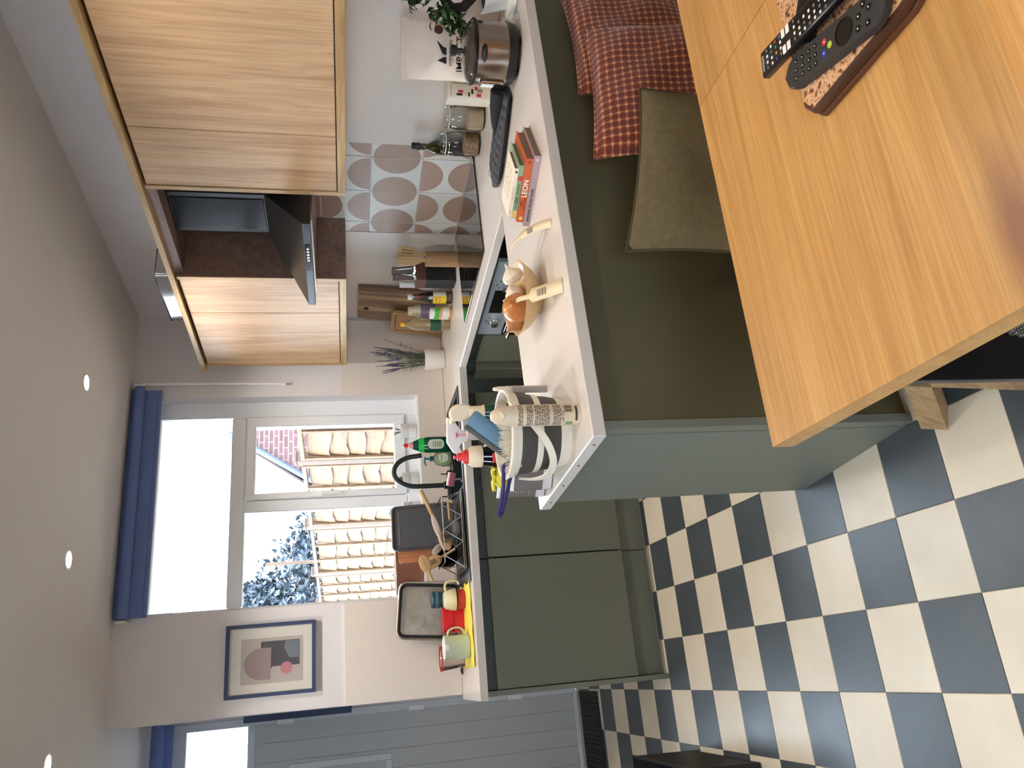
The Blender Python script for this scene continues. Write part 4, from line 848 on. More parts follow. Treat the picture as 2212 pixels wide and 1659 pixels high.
b = bm_(); tube(b, [(0.0, 0.02, 0.042), (0.06, 0.012, 0.040), (0.12, 0.004, 0.036), (0.165, 0.0, 0.034)], [0.030, 0.026, 0.018, 0.004], 12); o = obj('thumb', b, 'mitt_black', mt); 
b = bm_(); tube(b, [(ml*u, 0.076*s*(0.86+0.22*math.sin(PI*u*0.9)), 0.014) for s in (1,) for u in [k/14 for k in range(12)]], 0.004, 6); obj('binding', b, 'mitt_black', mt)
b = bm_(); tube(b, [(ml*u, -0.076*(0.86+0.22*math.sin(PI*u*0.9)), 0.014) for u in [k/14 for k in range(12)]], 0.004, 6); obj('binding', b, 'mitt_black', mt)
for k in range(9):
    x = ml*(0.12+0.095*k); w_ = 0.070*(0.86+0.22*math.sin(PI*min(1, x/ml*0.9))); b = bm_(); tube(b, [(x+0.006*math.sin(q*2.2), -w_+2*w_*q/8, 0.014+0.0215*math.sin(PI*(q+0.7)/9.4)) for q in range(9)], 0.0008, 4); obj('quilting_stitch', b, 'stitch', mt)
# ------------------------------------------------------------------ books
C0 = Vector((1.398, 1.812, 0)); sdir = Vector((-0.43, 0.903, 0)).normalized(); bz = ZW; brz = math.atan2(sdir.y, sdir.x)
mat('bk_mauve', (170, 150, 156), 0.5); mat('bk_orange', (200, 96, 56), 0.5); mat('bk_mint', (142, 176, 142), 0.5); mat('bk_cream', (236, 224, 206), 0.6); mat('bk_yellow', (226, 200, 120), 0.5); mat('bk_red', (196, 74, 60), 0.5)
books = [(0.238, 0.195, 0.0215, 'bk_mauve', 'mauve cookery book at the bottom of the stack', 0.0, 0.0), (0.214, 0.180, 0.0225, 'bk_orange', 'orange LEON cookbook, second from the bottom of the stack', 0.010, 0.0), (0.178, 0.150, 0.0160, 'bk_mint', 'mint green gin book, third in the stack', 0.036, 0.006), (0.165, 0.115, 0.0135, 'bk_cream', 'small cream book on top of the stack', 0.045, 0.004)]
for k, (ln, dp_, th, mm_, lab, off, ins) in enumerate(books):
    p = C0+sdir*off+Vector((-sdir.y*-1, -sdir.x, 0))*ins
    o = thing('book', lab, 'book', (p.x, p.y, bz), brz)       # local x along the spine (away to the left), y negative = away from the spine
    cv = 0.0022
    obj('cover', box(bm_(), 0, ln, -dp_, 0.0, 0, cv, 0.0006), mm_, o, smooth=False); obj('cover', box(bm_(), 0, ln, -dp_, 0.0, th-cv, th, 0.0006), mm_ if k else 'bk_mauve', o, smooth=False)
    sp_ = obj('spine', box(bm_(), 0, ln, -0.002, 0.0, cv, th-cv), mm_, o, smooth=False); obj('pages', box(bm_(), 0.004, ln-0.004, -dp_+0.004, -0.002, cv, th-cv), 'dark_pages', o, smooth=False)
    def st(s, x, size, m_, z=th/2, **kw): return text('lettering', s, size, m_, o, (x, 0.0006, z), (PI/2, 0, PI), 0.0003, **kw)
    if k == 0: st('K', 0.012, 0.014, 'paper'); st('home made', 0.140, 0.013, 'ink', shear=0.2); st('essentials', 0.198, 0.012, 'ink')
    if k == 1: st('LEON', 0.098, 0.023, 'paper', bold=0.0004); st('HAPPY', 0.148, 0.007, 'ink', th*0.72); st('FAST FOOD', 0.150, 0.008, 'ink', th*0.32); st('A', 0.012, 0.012, 'ink'); 
    if k == 1: b = bm_(); lathe(b, [(0.006, 0), (0.006, 0.0006), (0, 0.0006)], 16); obj('sun_emblem', b, 'bk_yellow', o, (0.20, 0.0, th/2), (-PI/2, 0, 0))
    if k == 2: st('GIN', 0.118, 0.014, 'leaf_green_dark'); st('THE', 0.140, 0.005, 'leaf_green_dark'); st('DICTIONARY', 0.078, 0.006, 'leaf_green_dark'); obj('spine_patch', box(bm_(), 0.152, 0.176, 0, 0.0005, 0.001, th-0.001), 'bk_yellow', o, smooth=False); obj('spine_patch', box(bm_(), 0.034, 0.050, 0, 0.0005, 0.001, th-0.001), 'bk_red', o, smooth=False)
    if k == 3:
        b = bm_(); lathe(b, [(0.0035, 0), (0.0035, 0.0005), (0, 0.0005)], 14); obj('spine_dot', b, 'ink', o, (0.012, 0.0, th/2), (-PI/2, 0, 0)); obj('spine_print', box(bm_(), 0.06, 0.11, 0, 0.0004, th*0.42, th*0.56), 'print_brown', o, smooth=False); obj('spine_print', box(bm_(), 0.138, 0.156, 0, 0.0004, th*0.42, th*0.54), 'print_brown', o, smooth=False)
        for q in range(5):
            b = bm_(); tube(b, [(0.03+0.02*q+0.008*math.sin(3*w_+q), -0.02-0.016*w_, th+0.0002) for w_ in range(6)], 0.0005, 4); obj('cover_sketch', b, 'print_grey', o)
    bz += th+0.0002
# ------------------------------------------------------------------ bowl with onions and garlic
p = L(2.125, 1.215); bw = thing('fruit_bowl', 'shallow tan ceramic bowl holding onions and garlic', 'bowl', p, 0)
mottled('bowl_glaze', (214, 186, 140), (202, 172, 124), 8, 0.3)
b = bm_(); shell(b, [(0, 0.004), (0.045, 0.004), (0.048, 0.0), (0.052, 0.006), (0.088, 0.032), (0.112, 0.064), (0.114, 0.067), (0.110, 0.066), (0.084, 0.037), (0.046, 0.012), (0, 0.011)], 40); obj('bowl', b, 'bowl_glaze', bw)
m = mottled('onion_skin', (206, 146, 84), (180, 108, 58), 18, 0.28); mottled('garlic_skin', (236, 224, 204), (220, 202, 180), 25, 0.6, 0.3); mottled('onion_tan', (190, 138, 96), (160, 104, 70), 22, 0.4)
def onion(label, off, r, m_, rot, tip=1.0, cat='onion', nm='onion', grp='onions and garlic in the bowl'):
    o = thing(nm, label, cat, (p.x+off[0], p.y+off[1], ZW+off[2]), 0, grp); o.rotation_euler = rot
    prof = [(0, -0.92), (0.35, -0.9), (0.72, -0.66), (0.96, -0.2), (0.98, 0.12), (0.80, 0.50), (0.48, 0.80), (0.22, 0.98), (0.11, 1.15*tip), (0.07, 1.3*tip), (0, 1.32*tip)]
    b = bm_(); lathe(b, [(a*r, c*r) for a, c in prof], 24); obj('bulb', b, m_, o)
    b = bm_()
    for q in range(6): a = q*PI/3; tube(b, [(0.03*r*math.cos(a), 0.03*r*math.sin(a), 1.2*r*tip), (0.13*r*math.cos(a), 0.13*r*math.sin(a), 1.55*r*tip)], 0.0012, 4)
    obj('dry_neck', b, 'onion_tan', o); b = bm_()
    for q in range(7): a = q*0.9; tube(b, [(0.08*r*math.cos(a), 0.08*r*math.sin(a), -0.9*r), (0.2*r*math.cos(a), 0.2*r*math.sin(a), -1.06*r)], 0.0007, 4)
    obj('roots', b, 'garlic_skin', o); return o
onion('large golden brown onion at the left of the bowl', (-0.048, -0.030, 0.078), 0.045, 'onion_skin', (0.9, -0.75, 0.3))
onion('smaller brown onion half hidden behind the large one', (-0.050, 0.052, 0.066), 0.034, 'onion_tan', (-0.3, -0.9, 0))
def garlic(label, off, r, rot):
    o = thing('garlic_bulb', label, 'garlic', (p.x+off[0], p.y+off[1], ZW+off[2]), 0, 'onions and garlic in the bowl'); o.rotation_euler = rot
    b = bm_(); seg = 36; prof = [(0, -0.7), (0.5, -0.68), (0.9, -0.35), (1.0, 0.0), (0.85, 0.35), (0.5, 0.65), (0.22, 0.84), (0.15, 1.0), (0.11, 1.1)]
    rings = []
    for a, c in prof:
        rings.append([b.verts.new((a*r*(1+0.07*abs(math.sin(4.5*2*PI*k/seg)))*math.cos(2*PI*k/seg), a*r*(1+0.07*abs(math.sin(4.5*2*PI*k/seg)))*math.sin(2*PI*k/seg), c*r)) for k in range(seg)] if a else [b.verts.new((0, 0, c*r))])
    for A, B in zip(rings, rings[1:]):
        for k in range(seg):
            if len(A) == 1: b.faces.new((A[0], B[(k+1) % seg], B[k]))
            else: b.faces.new((A[k], A[(k+1) % seg], B[(k+1) % seg], B[k]))
    b.faces.new(rings[-1]); obj('cloves', b, 'garlic_skin', o); b = bm_(); lathe(b, [(0.1*r, 1.05*r), (0.12*r, 1.3*r), (0.05*r, 1.36*r), (0, 1.36*r)], 8); obj('stem', b, 'garlic_skin', o); return o
garlic('garlic bulb at the right end of the bowl', (0.066, -0.012, 0.078), 0.031, (0.5, 0.9, 0.2)); garlic('garlic bulb in the middle of the bowl with its stem up', (0.016, 0.008, 0.072), 0.030, (-0.5, -0.4, 0)); garlic('garlic bulb deep in the bowl behind the others', (0.040, 0.060, 0.060), 0.030, (0.4, -0.6, 1))
def paper_tag(label, pts, w_, neck=0.35):
    pts = smooth_path(pts, 3)
    o = thing('paper_tag', label, 'label', pts[0], 0, 'paper vegetable tags at the bowl'); b = bm_(); rows = []; n = len(pts); org = Vector(pts[0])
    for i, q in enumerate(pts):
        q = Vector(q); d_ = (Vector(pts[min(i+1, n-1)])-Vector(pts[max(i-1, 0)])).normalized(); side = d_.cross(Vector((0, 0, 1))).normalized() if abs(d_.z) < 0.98 else Vector((0.8, -0.6, 0)); ww = w_*(neck if i < n*0.42 else 1.0)
        rows.append([b.verts.new(q-org+side*ww/2*s) for s in (-1, 1)])
    for a, c in zip(rows, rows[1:]): b.faces.new((a[0], a[1], c[1], c[0]))
    s_ = obj('strip', b, mat_tag, o); md = s_.modifiers.new('t', 'SOLIDIFY'); md.thickness = 0.0006; return o, rows
mat_tag = mat('tag_card', (232, 212, 176), 0.7)
b0 = L(2.20, 1.31); tg, _ = paper_tag('white barcode tag on the onion hanging over the bowl front', [(0.985, 1.935, 1.002), (0.978, 1.905, 0.998), (0.970, 1.880, 0.985), (0.964, 1.850, 0.966), (0.958, 1.815, 0.942), (0.953, 1.785, 0.922), (0.950, 1.765, 0.9115)], 0.040)
def on_tag(tg, a, bb, rows): pass
for k in range(9):
    u = 0.60+k*0.022; q = Vector((0.964, 1.850, 0.966)).lerp(Vector((0.953, 1.785, 0.922)), (u-0.55)/0.45)-Vector((0.985, 1.935, 1.002))
    o = obj('barcode_bar', box(bm_(), -0.010, 0.010, -0.0006-0.0004*(k % 3), 0.0006, 0, 0.0002), 'ink', tg, q+Vector((0.002, 0, 0.0012)), (0.60, 0, -0.15), False)
tg2, _ = paper_tag('paper tag with dark print curling down from the garlic end of the bowl', [(1.150, 1.955, 0.995), (1.160, 1.930, 1.000), (1.168, 1.900, 0.990), (1.172, 1.870, 0.970), (1.172, 1.840, 0.948), (1.168, 1.815, 0.926), (1.160, 1.795, 0.9115)], 0.026, 0.4)
obj('print_panel', box(bm_(), -0.009, 0.009, -0.010, 0.010, 0.0008, 0.0011), 'print_grey', tg2, (0.022, -0.100, -0.036), (0.72, 0, 0), False)
# ------------------------------------------------------------------ peninsula end: spray can, bucket and cleaning things
p = L(2.318, 1.683); sp = thing('spray_can', 'tall cream air freshener can with printed back label at the worktop end', 'spray can', p, face(p))
mat('can_cream', (214, 196, 168), 0.35); mat('can_print', (66, 60, 54), 0.7); mat('can_green', (120, 150, 96), 0.6)
b = bm_(); lathe(b, [(0.0255, 0), (0.027, 0.004), (0.027, 0.165), (0.0255, 0.170)], 28); obj('body', b, 'can_cream', sp)
b = bm_(); lathe(b, [(0.026, 0.168), (0.0255, 0.178), (0.022, 0.200), (0.017, 0.216), (0.010, 0.225), (0, 0.227)], 28); cpn = obj('cap', b, 'can_cream', sp)
b = bm_(); lathe(b, [(0.0125, 0), (0.0125, 0.003), (0.0105, 0.004), (0.009, 0.0025), (0, 0.0025)], 20); obj('button', b, 'can_cream', cpn, (0, -0.0175, 0.205), (PI/2-0.55, 0, 0))
rr = random.Random(5)
def arc_print(parent, r, z, h, a0, a1, m_, nm='print_line'):
    b = bm_(); n = max(2, int((a1-a0)/0.12)); lo, hi = [], []
    for k in range(n+1):
        a = a0+(a1-a0)*k/n; lo.append(b.verts.new((r*math.sin(a), -r*math.cos(a), z))); hi.append(b.verts.new((r*math.sin(a), -r*math.cos(a), z+h)))
    for k in range(n): b.faces.new((lo[k], lo[k+1], hi[k+1], hi[k]))
    return obj(nm, b, m_, parent)
for k in range(26):
    z = 0.158-k*0.0042
    if k in (3, 4, 9, 19, 20): continue
    x = -1.2+rr.uniform(0, 0.12)
    while x < 1.15:
        w_ = rr.uniform(0.12, 0.5); arc_print(sp, 0.0273, z, 0.0022, x, min(1.2, x+w_), 'can_print'); x += w_+0.07
for k in range(14): arc_print(sp, 0.0273, 0.024, 0.020, 0.25+k*0.055, 0.25+k*0.055+rr.choice((0.018, 0.035)), 'can_print', 'barcode_bar')
arc_print(sp, 0.0273, 0.010, 0.006, -0.6, 0.9, 'can_print', 'print_band'); arc_print(sp, 0.0273, 0.022, 0.018, -1.1, -0.7, 'can_green', 'print_patch')
text('lettering', 'UK CA', 0.009, 'can_print', sp, (-0.004, -0.0275, 0.048), (PI/2, 0, 0), 0.0002)
# bucket
p = L(2.165, 1.668); bk = thing('collapsible_bucket', 'grey and cream collapsible bucket packed with cleaning things', 'bucket', p, face(p))
mat('bucket_grey', (74, 70, 66), 0.55)
for r0_, z0_, r1_, z1_, mm_, nm in ((0.088, 0.0, 0.094, 0.030, 'cream_plastic', 'base'), (0.094, 0.030, 0.100, 0.078, 'bucket_grey', 'silicone_band'), (0.102, 0.078, 0.104, 0.095, 'cream_plastic', 'middle_ring'), (0.104, 0.095, 0.109, 0.137, 'bucket_grey', 'silicone_band')):
    b = bm_(); shell(b, [(r0_, z0_), ((r0_+r1_)/2+0.0015, (z0_+z1_)/2), (r1_, z1_)], 40); obj(nm, b, mm_, bk)
b = bm_(); lathe(b, [(0.0, 0.004), (0.087, 0.004)], 32); obj('bottom', b, 'cream_plastic', bk)
b = bm_(); shell(b, [(0.110, 0.137), (0.113, 0.150), (0.118, 0.152), (0.121, 0.163), (0.118, 0.168), (0.112, 0.166), (0.106, 0.140)], 44); obj('rim', b, 'cream_plastic', bk)
b = bm_(); hp = [(0.085, -0.090, 0.160), (0.06, -0.112, 0.145), (0.02, -0.128, 0.110), (-0.03, -0.128, 0.076), (-0.075, -0.112, 0.060), (-0.108, -0.075, 0.066), (-0.120, -0.035, 0.090), (-0.119, -0.01, 0.125)]
rows = []; hp = smooth_path(hp, 4)
for k, q in enumerate(hp):
    q = Vector(q); d_ = (Vector(hp[min(k+1, len(hp)-1)])-Vector(hp[max(k-1, 0)])).normalized(); out = Vector((q.x, q.y, 0)).normalized(); s_ = d_.cross(out).normalized()
    rows.append([b.verts.new(q+s_*0.009*sx+out*0.003*sy) for sx, sy in ((-1, -1), (1, -1), (1, 1), (-1, 1))])
for a, c in zip(rows, rows[1:]):
    for q in range(4): b.faces.new((a[q], a[(q+1) % 4], c[(q+1) % 4], c[q]))
b.faces.new(rows[0]); b.faces.new(list(reversed(rows[-1]))); obj('handle', b, 'cream_plastic', bk)
BF = face(p)
def bl_(x, y, z=0.0): return (p.x+math.cos(BF)*x-math.sin(BF)*y, p.y+math.sin(BF)*x+math.cos(BF)*y, ZW+z)
mat('bristle', (236, 230, 214), 0.7); mat('blue_grip', (92, 128, 152), 0.45); mat('grey_rubber', (92, 90, 88), 0.7); mat('purple_strap', (44, 38, 96), 0.6)
br = thing('scrubbing_brush', 'white bristled brush lying inside the bucket', 'brush', bl_(-0.012, -0.03, 0.12), BF)
b = bm_(); ell(b, (0, 0, 0.002), (0.075, 0.05, 0.018)); obj('brush_back', b, 'white_plastic', br)
b = bm_(); rr = random.Random(8)
for k in range(520):
    x, y = rr.uniform(-0.07, 0.07), rr.uniform(-0.045, 0.045); l_ = rr.uniform(0.03, 0.05)
    a = Vector((x, y, 0.012)); e = a+Vector((rr.uniform(-0.02, 0.02)+x*0.25, rr.uniform(-0.02, 0.02)+y*0.2, l_*(1-0.25*(x/0.07)**2)))
    s_ = Vector((0.0012, 0, 0)); q = Vector((0, 0.0012, 0)); vs = [b.verts.new(v_) for v_ in (a-s_, a+s_, e+s_*0.4, e-s_*0.4)]; b.faces.new(vs); vs = [b.verts.new(v_) for v_ in (a-q, a+q, e+q*0.4, e-q*0.4)]; b.faces.new(vs)
obj('bristles', b, 'bristle', br, smooth=False, kind='stuff')
ps = thing('hanging_strap', 'dark purple looped strap hanging out over the left of the bucket', 'strap', bl_(-0.085, -0.03, 0.160), BF)
b = bm_(); tube(b, [(0.03, 0.0, -0.02), (0.0, 0.005, 0.012), (-0.05, 0.0, 0.014), (-0.09, -0.004, 0.022), (-0.118, -0.006, 0.030), (-0.126, 0.0, 0.026), (-0.118, 0.008, 0.018), (-0.085, 0.01, 0.008), (-0.04, 0.012, -0.004), (0.02, 0.01, -0.022)], 0.0055, 8); obj('loop', b, 'purple_strap', ps)
ws = thing('window_squeegee', 'blue squeegee with grey rubber edge leaning out of the bucket', 'squeegee', bl_(0.006, 0.035, 0.180), BF)
b = box(bm_(), -0.030, 0.016, -0.012, 0.012, -0.078, 0.078, 0.006, 2); obj('blade_housing', b, 'blue_grip', ws, None, (0, 0.66, 0)); obj('rubber_edge', box(bm_(), -0.042, -0.030, -0.009, 0.009, -0.076, 0.076, 0.002), 'grey_rubber', ws, None, (0, 0.66, 0))
b = bm_(); tube(b, [(0.03, 0, 0.0), (0.06, 0, -0.05), (0.065, 0.0, -0.10)], 0.010, 10); obj('handle', b, 'blue_grip', ws)
# bottles behind the bucket
mat('green_liquid', (30, 84, 62), 0.15, 0, 0.2); mat('head_cream', (226, 206, 176), 0.35); mat('pink_plastic', (226, 140, 152), 0.4); mat('frosted', (236, 228, 224), 0.3, 0, 0.25); mat('red_plastic', (208, 52, 50), 0.35)
p2 = L(2.075, 1.562); s1 = thing('spray_bottle', 'green spray bottle with cream trigger head behind the spray can', 'spray bottle', p2, face(p2))
b = bm_(); lathe(b, [(0.036, 0), (0.038, 0.006), (0.038, 0.115), (0.030, 0.150), (0.018, 0.185), (0.016, 0.200)], 26, sy=0.7); obj('bottle', b, 'green_liquid', s1)
b = bm_(); lathe(b, [(0.020, 0.193), (0.020, 0.197), (0.018, 0.198), (0.017, 0.235), (0.015, 0.238)], 22); obj('collar', b, 'head_cream', s1)
b = bm_(); prof = [(-0.016, 0.228), (0.018, 0.228), (0.024, 0.250), (0.022, 0.276), (0.006, 0.292), (-0.014, 0.290), (-0.026, 0.280), (-0.020, 0.262)]; prism(b, prof, -0.013, 0.013, 0.005); xf(b, (0, 0, 0), (PI/2, 0, 0)); obj('trigger_head', b, 'head_cream', s1)
b = bm_(); tube(b, [(-0.020, 0, 0.284), (-0.032, 0, 0.285)], 0.007, 10); obj('nozzle', b, 'head_cream', s1)
p2 = L(1.965, 1.585); s2 = thing('spray_bottle', 'clear spray bottle with frosted white and pink trigger', 'spray bottle', p2, face(p2))
b = bm_(); lathe(b, [(0.030, 0), (0.032, 0.006), (0.032, 0.100), (0.024, 0.130), (0.016, 0.160), (0.014, 0.21)], 24); obj('bottle', b, 'frosted', s2)
b = bm_(); lathe(b, [(0.016, 0.195), (0.016, 0.228), (0.013, 0.232)], 20); obj('collar', b, 'frosted', s2)
b = bm_(); prism(b, [(-0.020, 0.225), (0.010, 0.225), (0.013, 0.250), (0.040, 0.262), (0.040, 0.286), (-0.020, 0.288), (-0.052, 0.268), (-0.062, 0.240), (-0.056, 0.238), (-0.036, 0.256), (-0.022, 0.250)], -0.010, 0.010, 0.003); xf(b, (0, 0, 0), (PI/2, 0, 0)); obj('trigger_head', b, 'frosted', s2)
obj('nozzle', box(bm_(), 0.034, 0.052, -0.011, 0.011, 0.262, 0.288, 0.003), 'cream_plastic', s2); b = bm_(); lathe(b, [(0.007, 0.200), (0.006, 0.255), (0.011, 0.262), (0.0, 0.270)], 14); obj('piston', b, 'pink_plastic', s2, (0, -0.0045, 0))
p2 = L(2.005, 1.668); s3 = thing('cleaner_bottle', 'black bottle with cream cap and red nozzle behind the bucket', 'bottle', p2, face(p2))
b = bm_(); lathe(b, [(0.030, 0), (0.033, 0.008), (0.033, 0.160), (0.027, 0.190), (0.024, 0.205)], 26, sy=0.8); obj('bottle', b, 'black_gloss', s3)
b = bm_(); lathe(b, [(0.030, 0.198), (0.031, 0.203), (0.030, 0.225), (0.022, 0.238)], 24); obj('cap', b, 'head_cream', s3); b = bm_(); lathe(b, [(0.022, 0.236), (0.018, 0.252), (0.012, 0.256), (0.010, 0.268), (0.005, 0.270), (0.005, 0.278), (0, 0.279)], 20); obj('nozzle', b, 'red_plastic', s3)
obj('label_patch', box(bm_(), -0.020, 0.008, -0.0280, -0.0255, 0.158, 0.172, 0.0006), 'red_plastic', s3)
p2 = L(1.900, 1.625); mg = thing('cow_print_mug', 'white cow-print mug half hidden between the bottles', 'mug', p2, face(p2))
b = bm_(); shell(b, [(0, 0.003), (0.034, 0.003), (0.038, 0.012), (0.039, 0.14), (0.032, 0.168), (0.016, 0.178), (0, 0.180)], 26); obj('body', b, 'white_ceramic', mg)
for x, z, w_ in ((-0.012, 0.150, 0.010), (0.008, 0.128, 0.008), (-0.020, 0.118, 0.009)):
    b = bm_(); ell(b, (0, 0, 0), (w_, 0.002, w_*0.8), 12, 6); obj('cow_patch', b, 'ink', mg, (x, -math.sqrt(0.038**2-x*x), z))
p2 = L(2.03, 1.470); dp2 = thing('dustpan', 'grey plastic dustpan with hanging loop standing behind the spray can', 'dustpan', p2, face(p2)+1.45)
obj('pan', box(bm_(), -0.05, 0.05, -0.004, 0.004, 0.0, 0.105, 0.003), mat('grey_plastic', (168, 158, 152), 0.4), dp2); obj('rib', box(bm_(), -0.05, -0.042, -0.014, 0.006, 0.0, 0.105, 0.002), 'grey_plastic', dp2)
b = bm_(); tube(b, [(-0.014, 0, 0.10), (-0.016, 0, 0.130), (0, 0, 0.146), (0.016, 0, 0.130), (0.014, 0, 0.10)], 0.006, 8); obj('loop', b, 'cream_plastic', dp2)
# packs and gloves left of the bucket
mat('pack_taupe', (112, 100, 94), 0.45); mat('pack_ink', (176, 164, 146), 0.6)
for k, (t_, n_, w_, h_, d_, rz_, lab) in enumerate(((1.925, 1.718, 0.105, 0.135, 0.030, 0.55, 'taupe printed cleaning-cloth pack at the far end corner'), (2.005, 1.735, 0.080, 0.112, 0.022, 0.50, 'smaller taupe pack squeezed between bucket and printed pack'))):
    p2 = L(t_, n_); o = thing('cloth_pack', lab, 'pack', p2, face(p2)-rz_, 'cloth packs by the bucket')
    b = bm_(); prism(b, rrect(w_, d_, d_*0.35), 0, h_, 0.003); obj('pack', b, 'pack_taupe', o)
    obj('top_fold', box(bm_(), -w_/2, w_/2, -d_*0.3, -d_*0.18, h_-0.004, h_+0.010, 0.002), 'white_plastic', o)
    if k == 0:
        for q in range(7): obj('print_line', box(bm_(), -0.030, 0.030-0.006*(q % 3), -d_/2-0.0006, -d_/2+0.0002, 0.112-q*0.0075, 0.1145-q*0.0075), 'pack_ink', o, smooth=False)
        obj('print_rule', box(bm_(), -0.04, 0.04, -d_/2-0.0006, -d_/2+0.0002, 0.050, 0.0514), 'pack_ink', o, smooth=False)
    obj('clear_base', box(bm_(), -w_/2+0.004, w_/2-0.004, -d_/2-0.001, -d_/2+0.001, 0.004, 0.030, 0.0008), 'frosted', o)
p2 = L(1.955, 1.695, 1.030); yg = thing('rubber_glove', 'crumpled yellow rubber glove on top of the packs', 'glove', p2, face(p2)); mat('glove_yellow', (228, 212, 72), 0.45)
b = bm_(); tube(b, [(0.02, 0, -0.02), (0.0, 0, 0.012), (-0.03, 0.0, 0.020), (-0.055, 0.0, 0.004)], [0.022, 0.026, 0.024, 0.012], 12); obj('palm', b, 'glove_yellow', yg)
for q in range(4): b = bm_(); tube(b, [(0.0-0.012*q, 0.004, 0.018), (0.014-0.016*q, -0.006, 0.038+0.004*(q % 2)), (0.004-0.020*q, -0.018, 0.042)], [0.009, 0.008, 0.006], 8); obj('finger', b, 'glove_yellow', yg)
# ------------------------------------------------------------------ right run: utensils, knives, bottles, boards
p = L(0.818, 0.150); up_ = thing('utensil_holder', 'pale wooden cylinder holding wooden utensils beside the hob', 'holder', p, face(p))
b = bm_(); shell(b, [(0, 0.003), (0.038, 0.003), (0.040, 0.006), (0.040, 0.163), (0.036, 0.165), (0.034, 0.16), (0.034, 0.01)], 32); obj('pot', b, 'bamboo', up_)
def flat_tool(name, label, pos, rz, tilt, outline, m_, th=0.006, slots=()):
    o = thing(name, label, 'utensil', pos, rz); o.rotation_euler = Euler((tilt[0], tilt[1], rz))
    b = bm_(); prism(b, outline, -th/2, th/2, 0.0015); xf(b, (0, 0, 0), (PI/2, 0, 0)); obj('blade', b, m_, o)
    for s_ in slots: obj('slot', box(bm_(), s_[0], s_[1], -th/2-0.0006, th/2+0.0006, s_[2], s_[3], 0.001), 'ink', o)
    return o
spat = [(-0.007, 0), (0.007, 0), (0.007, 0.17), (0.022, 0.205), (0.024, 0.29), (-0.024, 0.29), (-0.022, 0.205), (-0.007, 0.17)]
flat_tool('wooden_spatula', 'plain wooden spatula standing in the utensil holder', (p.x-0.008, p.y-0.008, ZW+0.012), face(p), (0.04, -0.04), spat, 'pale_wood')
flat_tool('slotted_spatula', 'slotted wooden fork-spatula leaning right in the utensil holder', (p.x+0.006, p.y+0.004, ZW+0.012), face(p), (-0.04, 0.13), spat, 'pale_wood', 0.006, ((-0.010, -0.006, 0.215, 0.27), (0.004, 0.008, 0.215, 0.27)))
p = L(0.690, 0.158); kb = thing('knife_block', 'black knife block with walnut top band', 'knife block', p, face(p)+0.45)
obj('body', box(bm_(), -0.055, 0.055, -0.048, 0.048, 0.0, 0.152, 0.003), 'black_matte', kb); obj('wood_band', box(bm_(), -0.056, 0.056, -0.049, 0.049, 0.152, 0.205, 0.003), 'walnut', kb)
for k, (x, y, l_, ta, tb2) in enumerate(((0.03, -0.02, 0.125, 0.10, 0.02), (0.012, -0.02, 0.128, 0.07, 0.0), (-0.004, 0.02, 0.12, 0.05, -0.02), (-0.035, -0.02, 0.095, -0.12, 0.03), (0.02, 0.025, 0.12, 0.12, -0.05))):
    q = Matrix.Rotation(face(p)+0.45, 3, 'Z') @ Vector((x, y, 0)); o = thing('kitchen_knife', ['walnut-handled knife at the right front of the knife block', 'walnut-handled knife second from the right in the knife block', 'walnut-handled knife in the back middle of the knife block', 'short walnut-handled knife leaning left in the knife block', 'walnut-handled knife at the back right of the knife block'][k], 'knife', (p.x+q.x, p.y+q.y, ZW+0.199), 0, 'knives in the block'); o.rotation_euler = Euler((tb2-0.05, -ta if k == 3 else ta*0.2-0.12, face(p)))
    obj('bolster', box(bm_(), -0.007, 0.007, -0.009, 0.009, 0.0, 0.016, 0.002), 'chrome', o); b = bm_(); prism(b, [(-0.010, 0.015), (0.010, 0.015), (0.012, l_*0.6), (0.014, l_), (-0.010, l_), (-0.012, l_*0.5)], -0.006, 0.006, 0.002); xf(b, (0, 0, 0), (PI/2, 0, 0)); obj('handle', b, 'walnut', o)
    obj('tang', box(bm_(), 0.0125, 0.0135, -0.002, 0.002, 0.02, l_*0.95), 'steel', o); obj('blade', box(bm_(), -0.001, 0.001, -0.008, 0.008, -0.10, 0.0), 'steel', o)
mat('white_label', (230, 226, 216), 0.6); mat('yellow_label', (232, 196, 40), 0.5); mat('brown_liquid', (120, 84, 50), 0.12, 0, 0.15); mat('red_cap', (190, 36, 40), 0.4); mat('green_cap', (70, 176, 72), 0.4); mat('mayo', (232, 220, 186), 0.35); mat('dark_sauce', (54, 20, 22), 0.12); mat('yellow_cap', (232, 180, 40), 0.4); mat('dark_green_label', (30, 78, 58), 0.5); mat('violet_label', (150, 130, 160), 0.5); mat('magenta_label', (176, 40, 92), 0.5); mat('oil_clear', (228, 214, 170), 0.05, 0, 0.75, 1.45)
mat('spice', (204, 160, 110), 0.7)
def bottle(label, t, n, prof, m_, parts, cat='bottle', nm='condiment_bottle', seg=24):
    p = L(t, n); o = thing(nm, label, cat, p, face(p), 'condiments beside the knife block'); b = bm_(); lathe(b, prof, seg); obj('bottle', b, m_, o)
    for pn_, pp, pm in parts: b = bm_(); lathe(b, pp, seg); obj(pn_, b, pm, o)
    return o
o = bottle('clear dressing bottle with yellow label and white cap', 0.548, 0.205, [(0.030, 0), (0.033, 0.006), (0.033, 0.115), (0.026, 0.150), (0.014, 0.195), (0.013, 0.215)], 'clear_plastic', [('contents', [(0.029, 0.006), (0.031, 0.012), (0.031, 0.112), (0, 0.113)], 'brown_liquid'), ('label', [(0.0336, 0.035), (0.0336, 0.105)], 'yellow_label'), ('cap', [(0.015, 0.212), (0.016, 0.216), (0.016, 0.236), (0, 0.237)], 'white_plastic')])
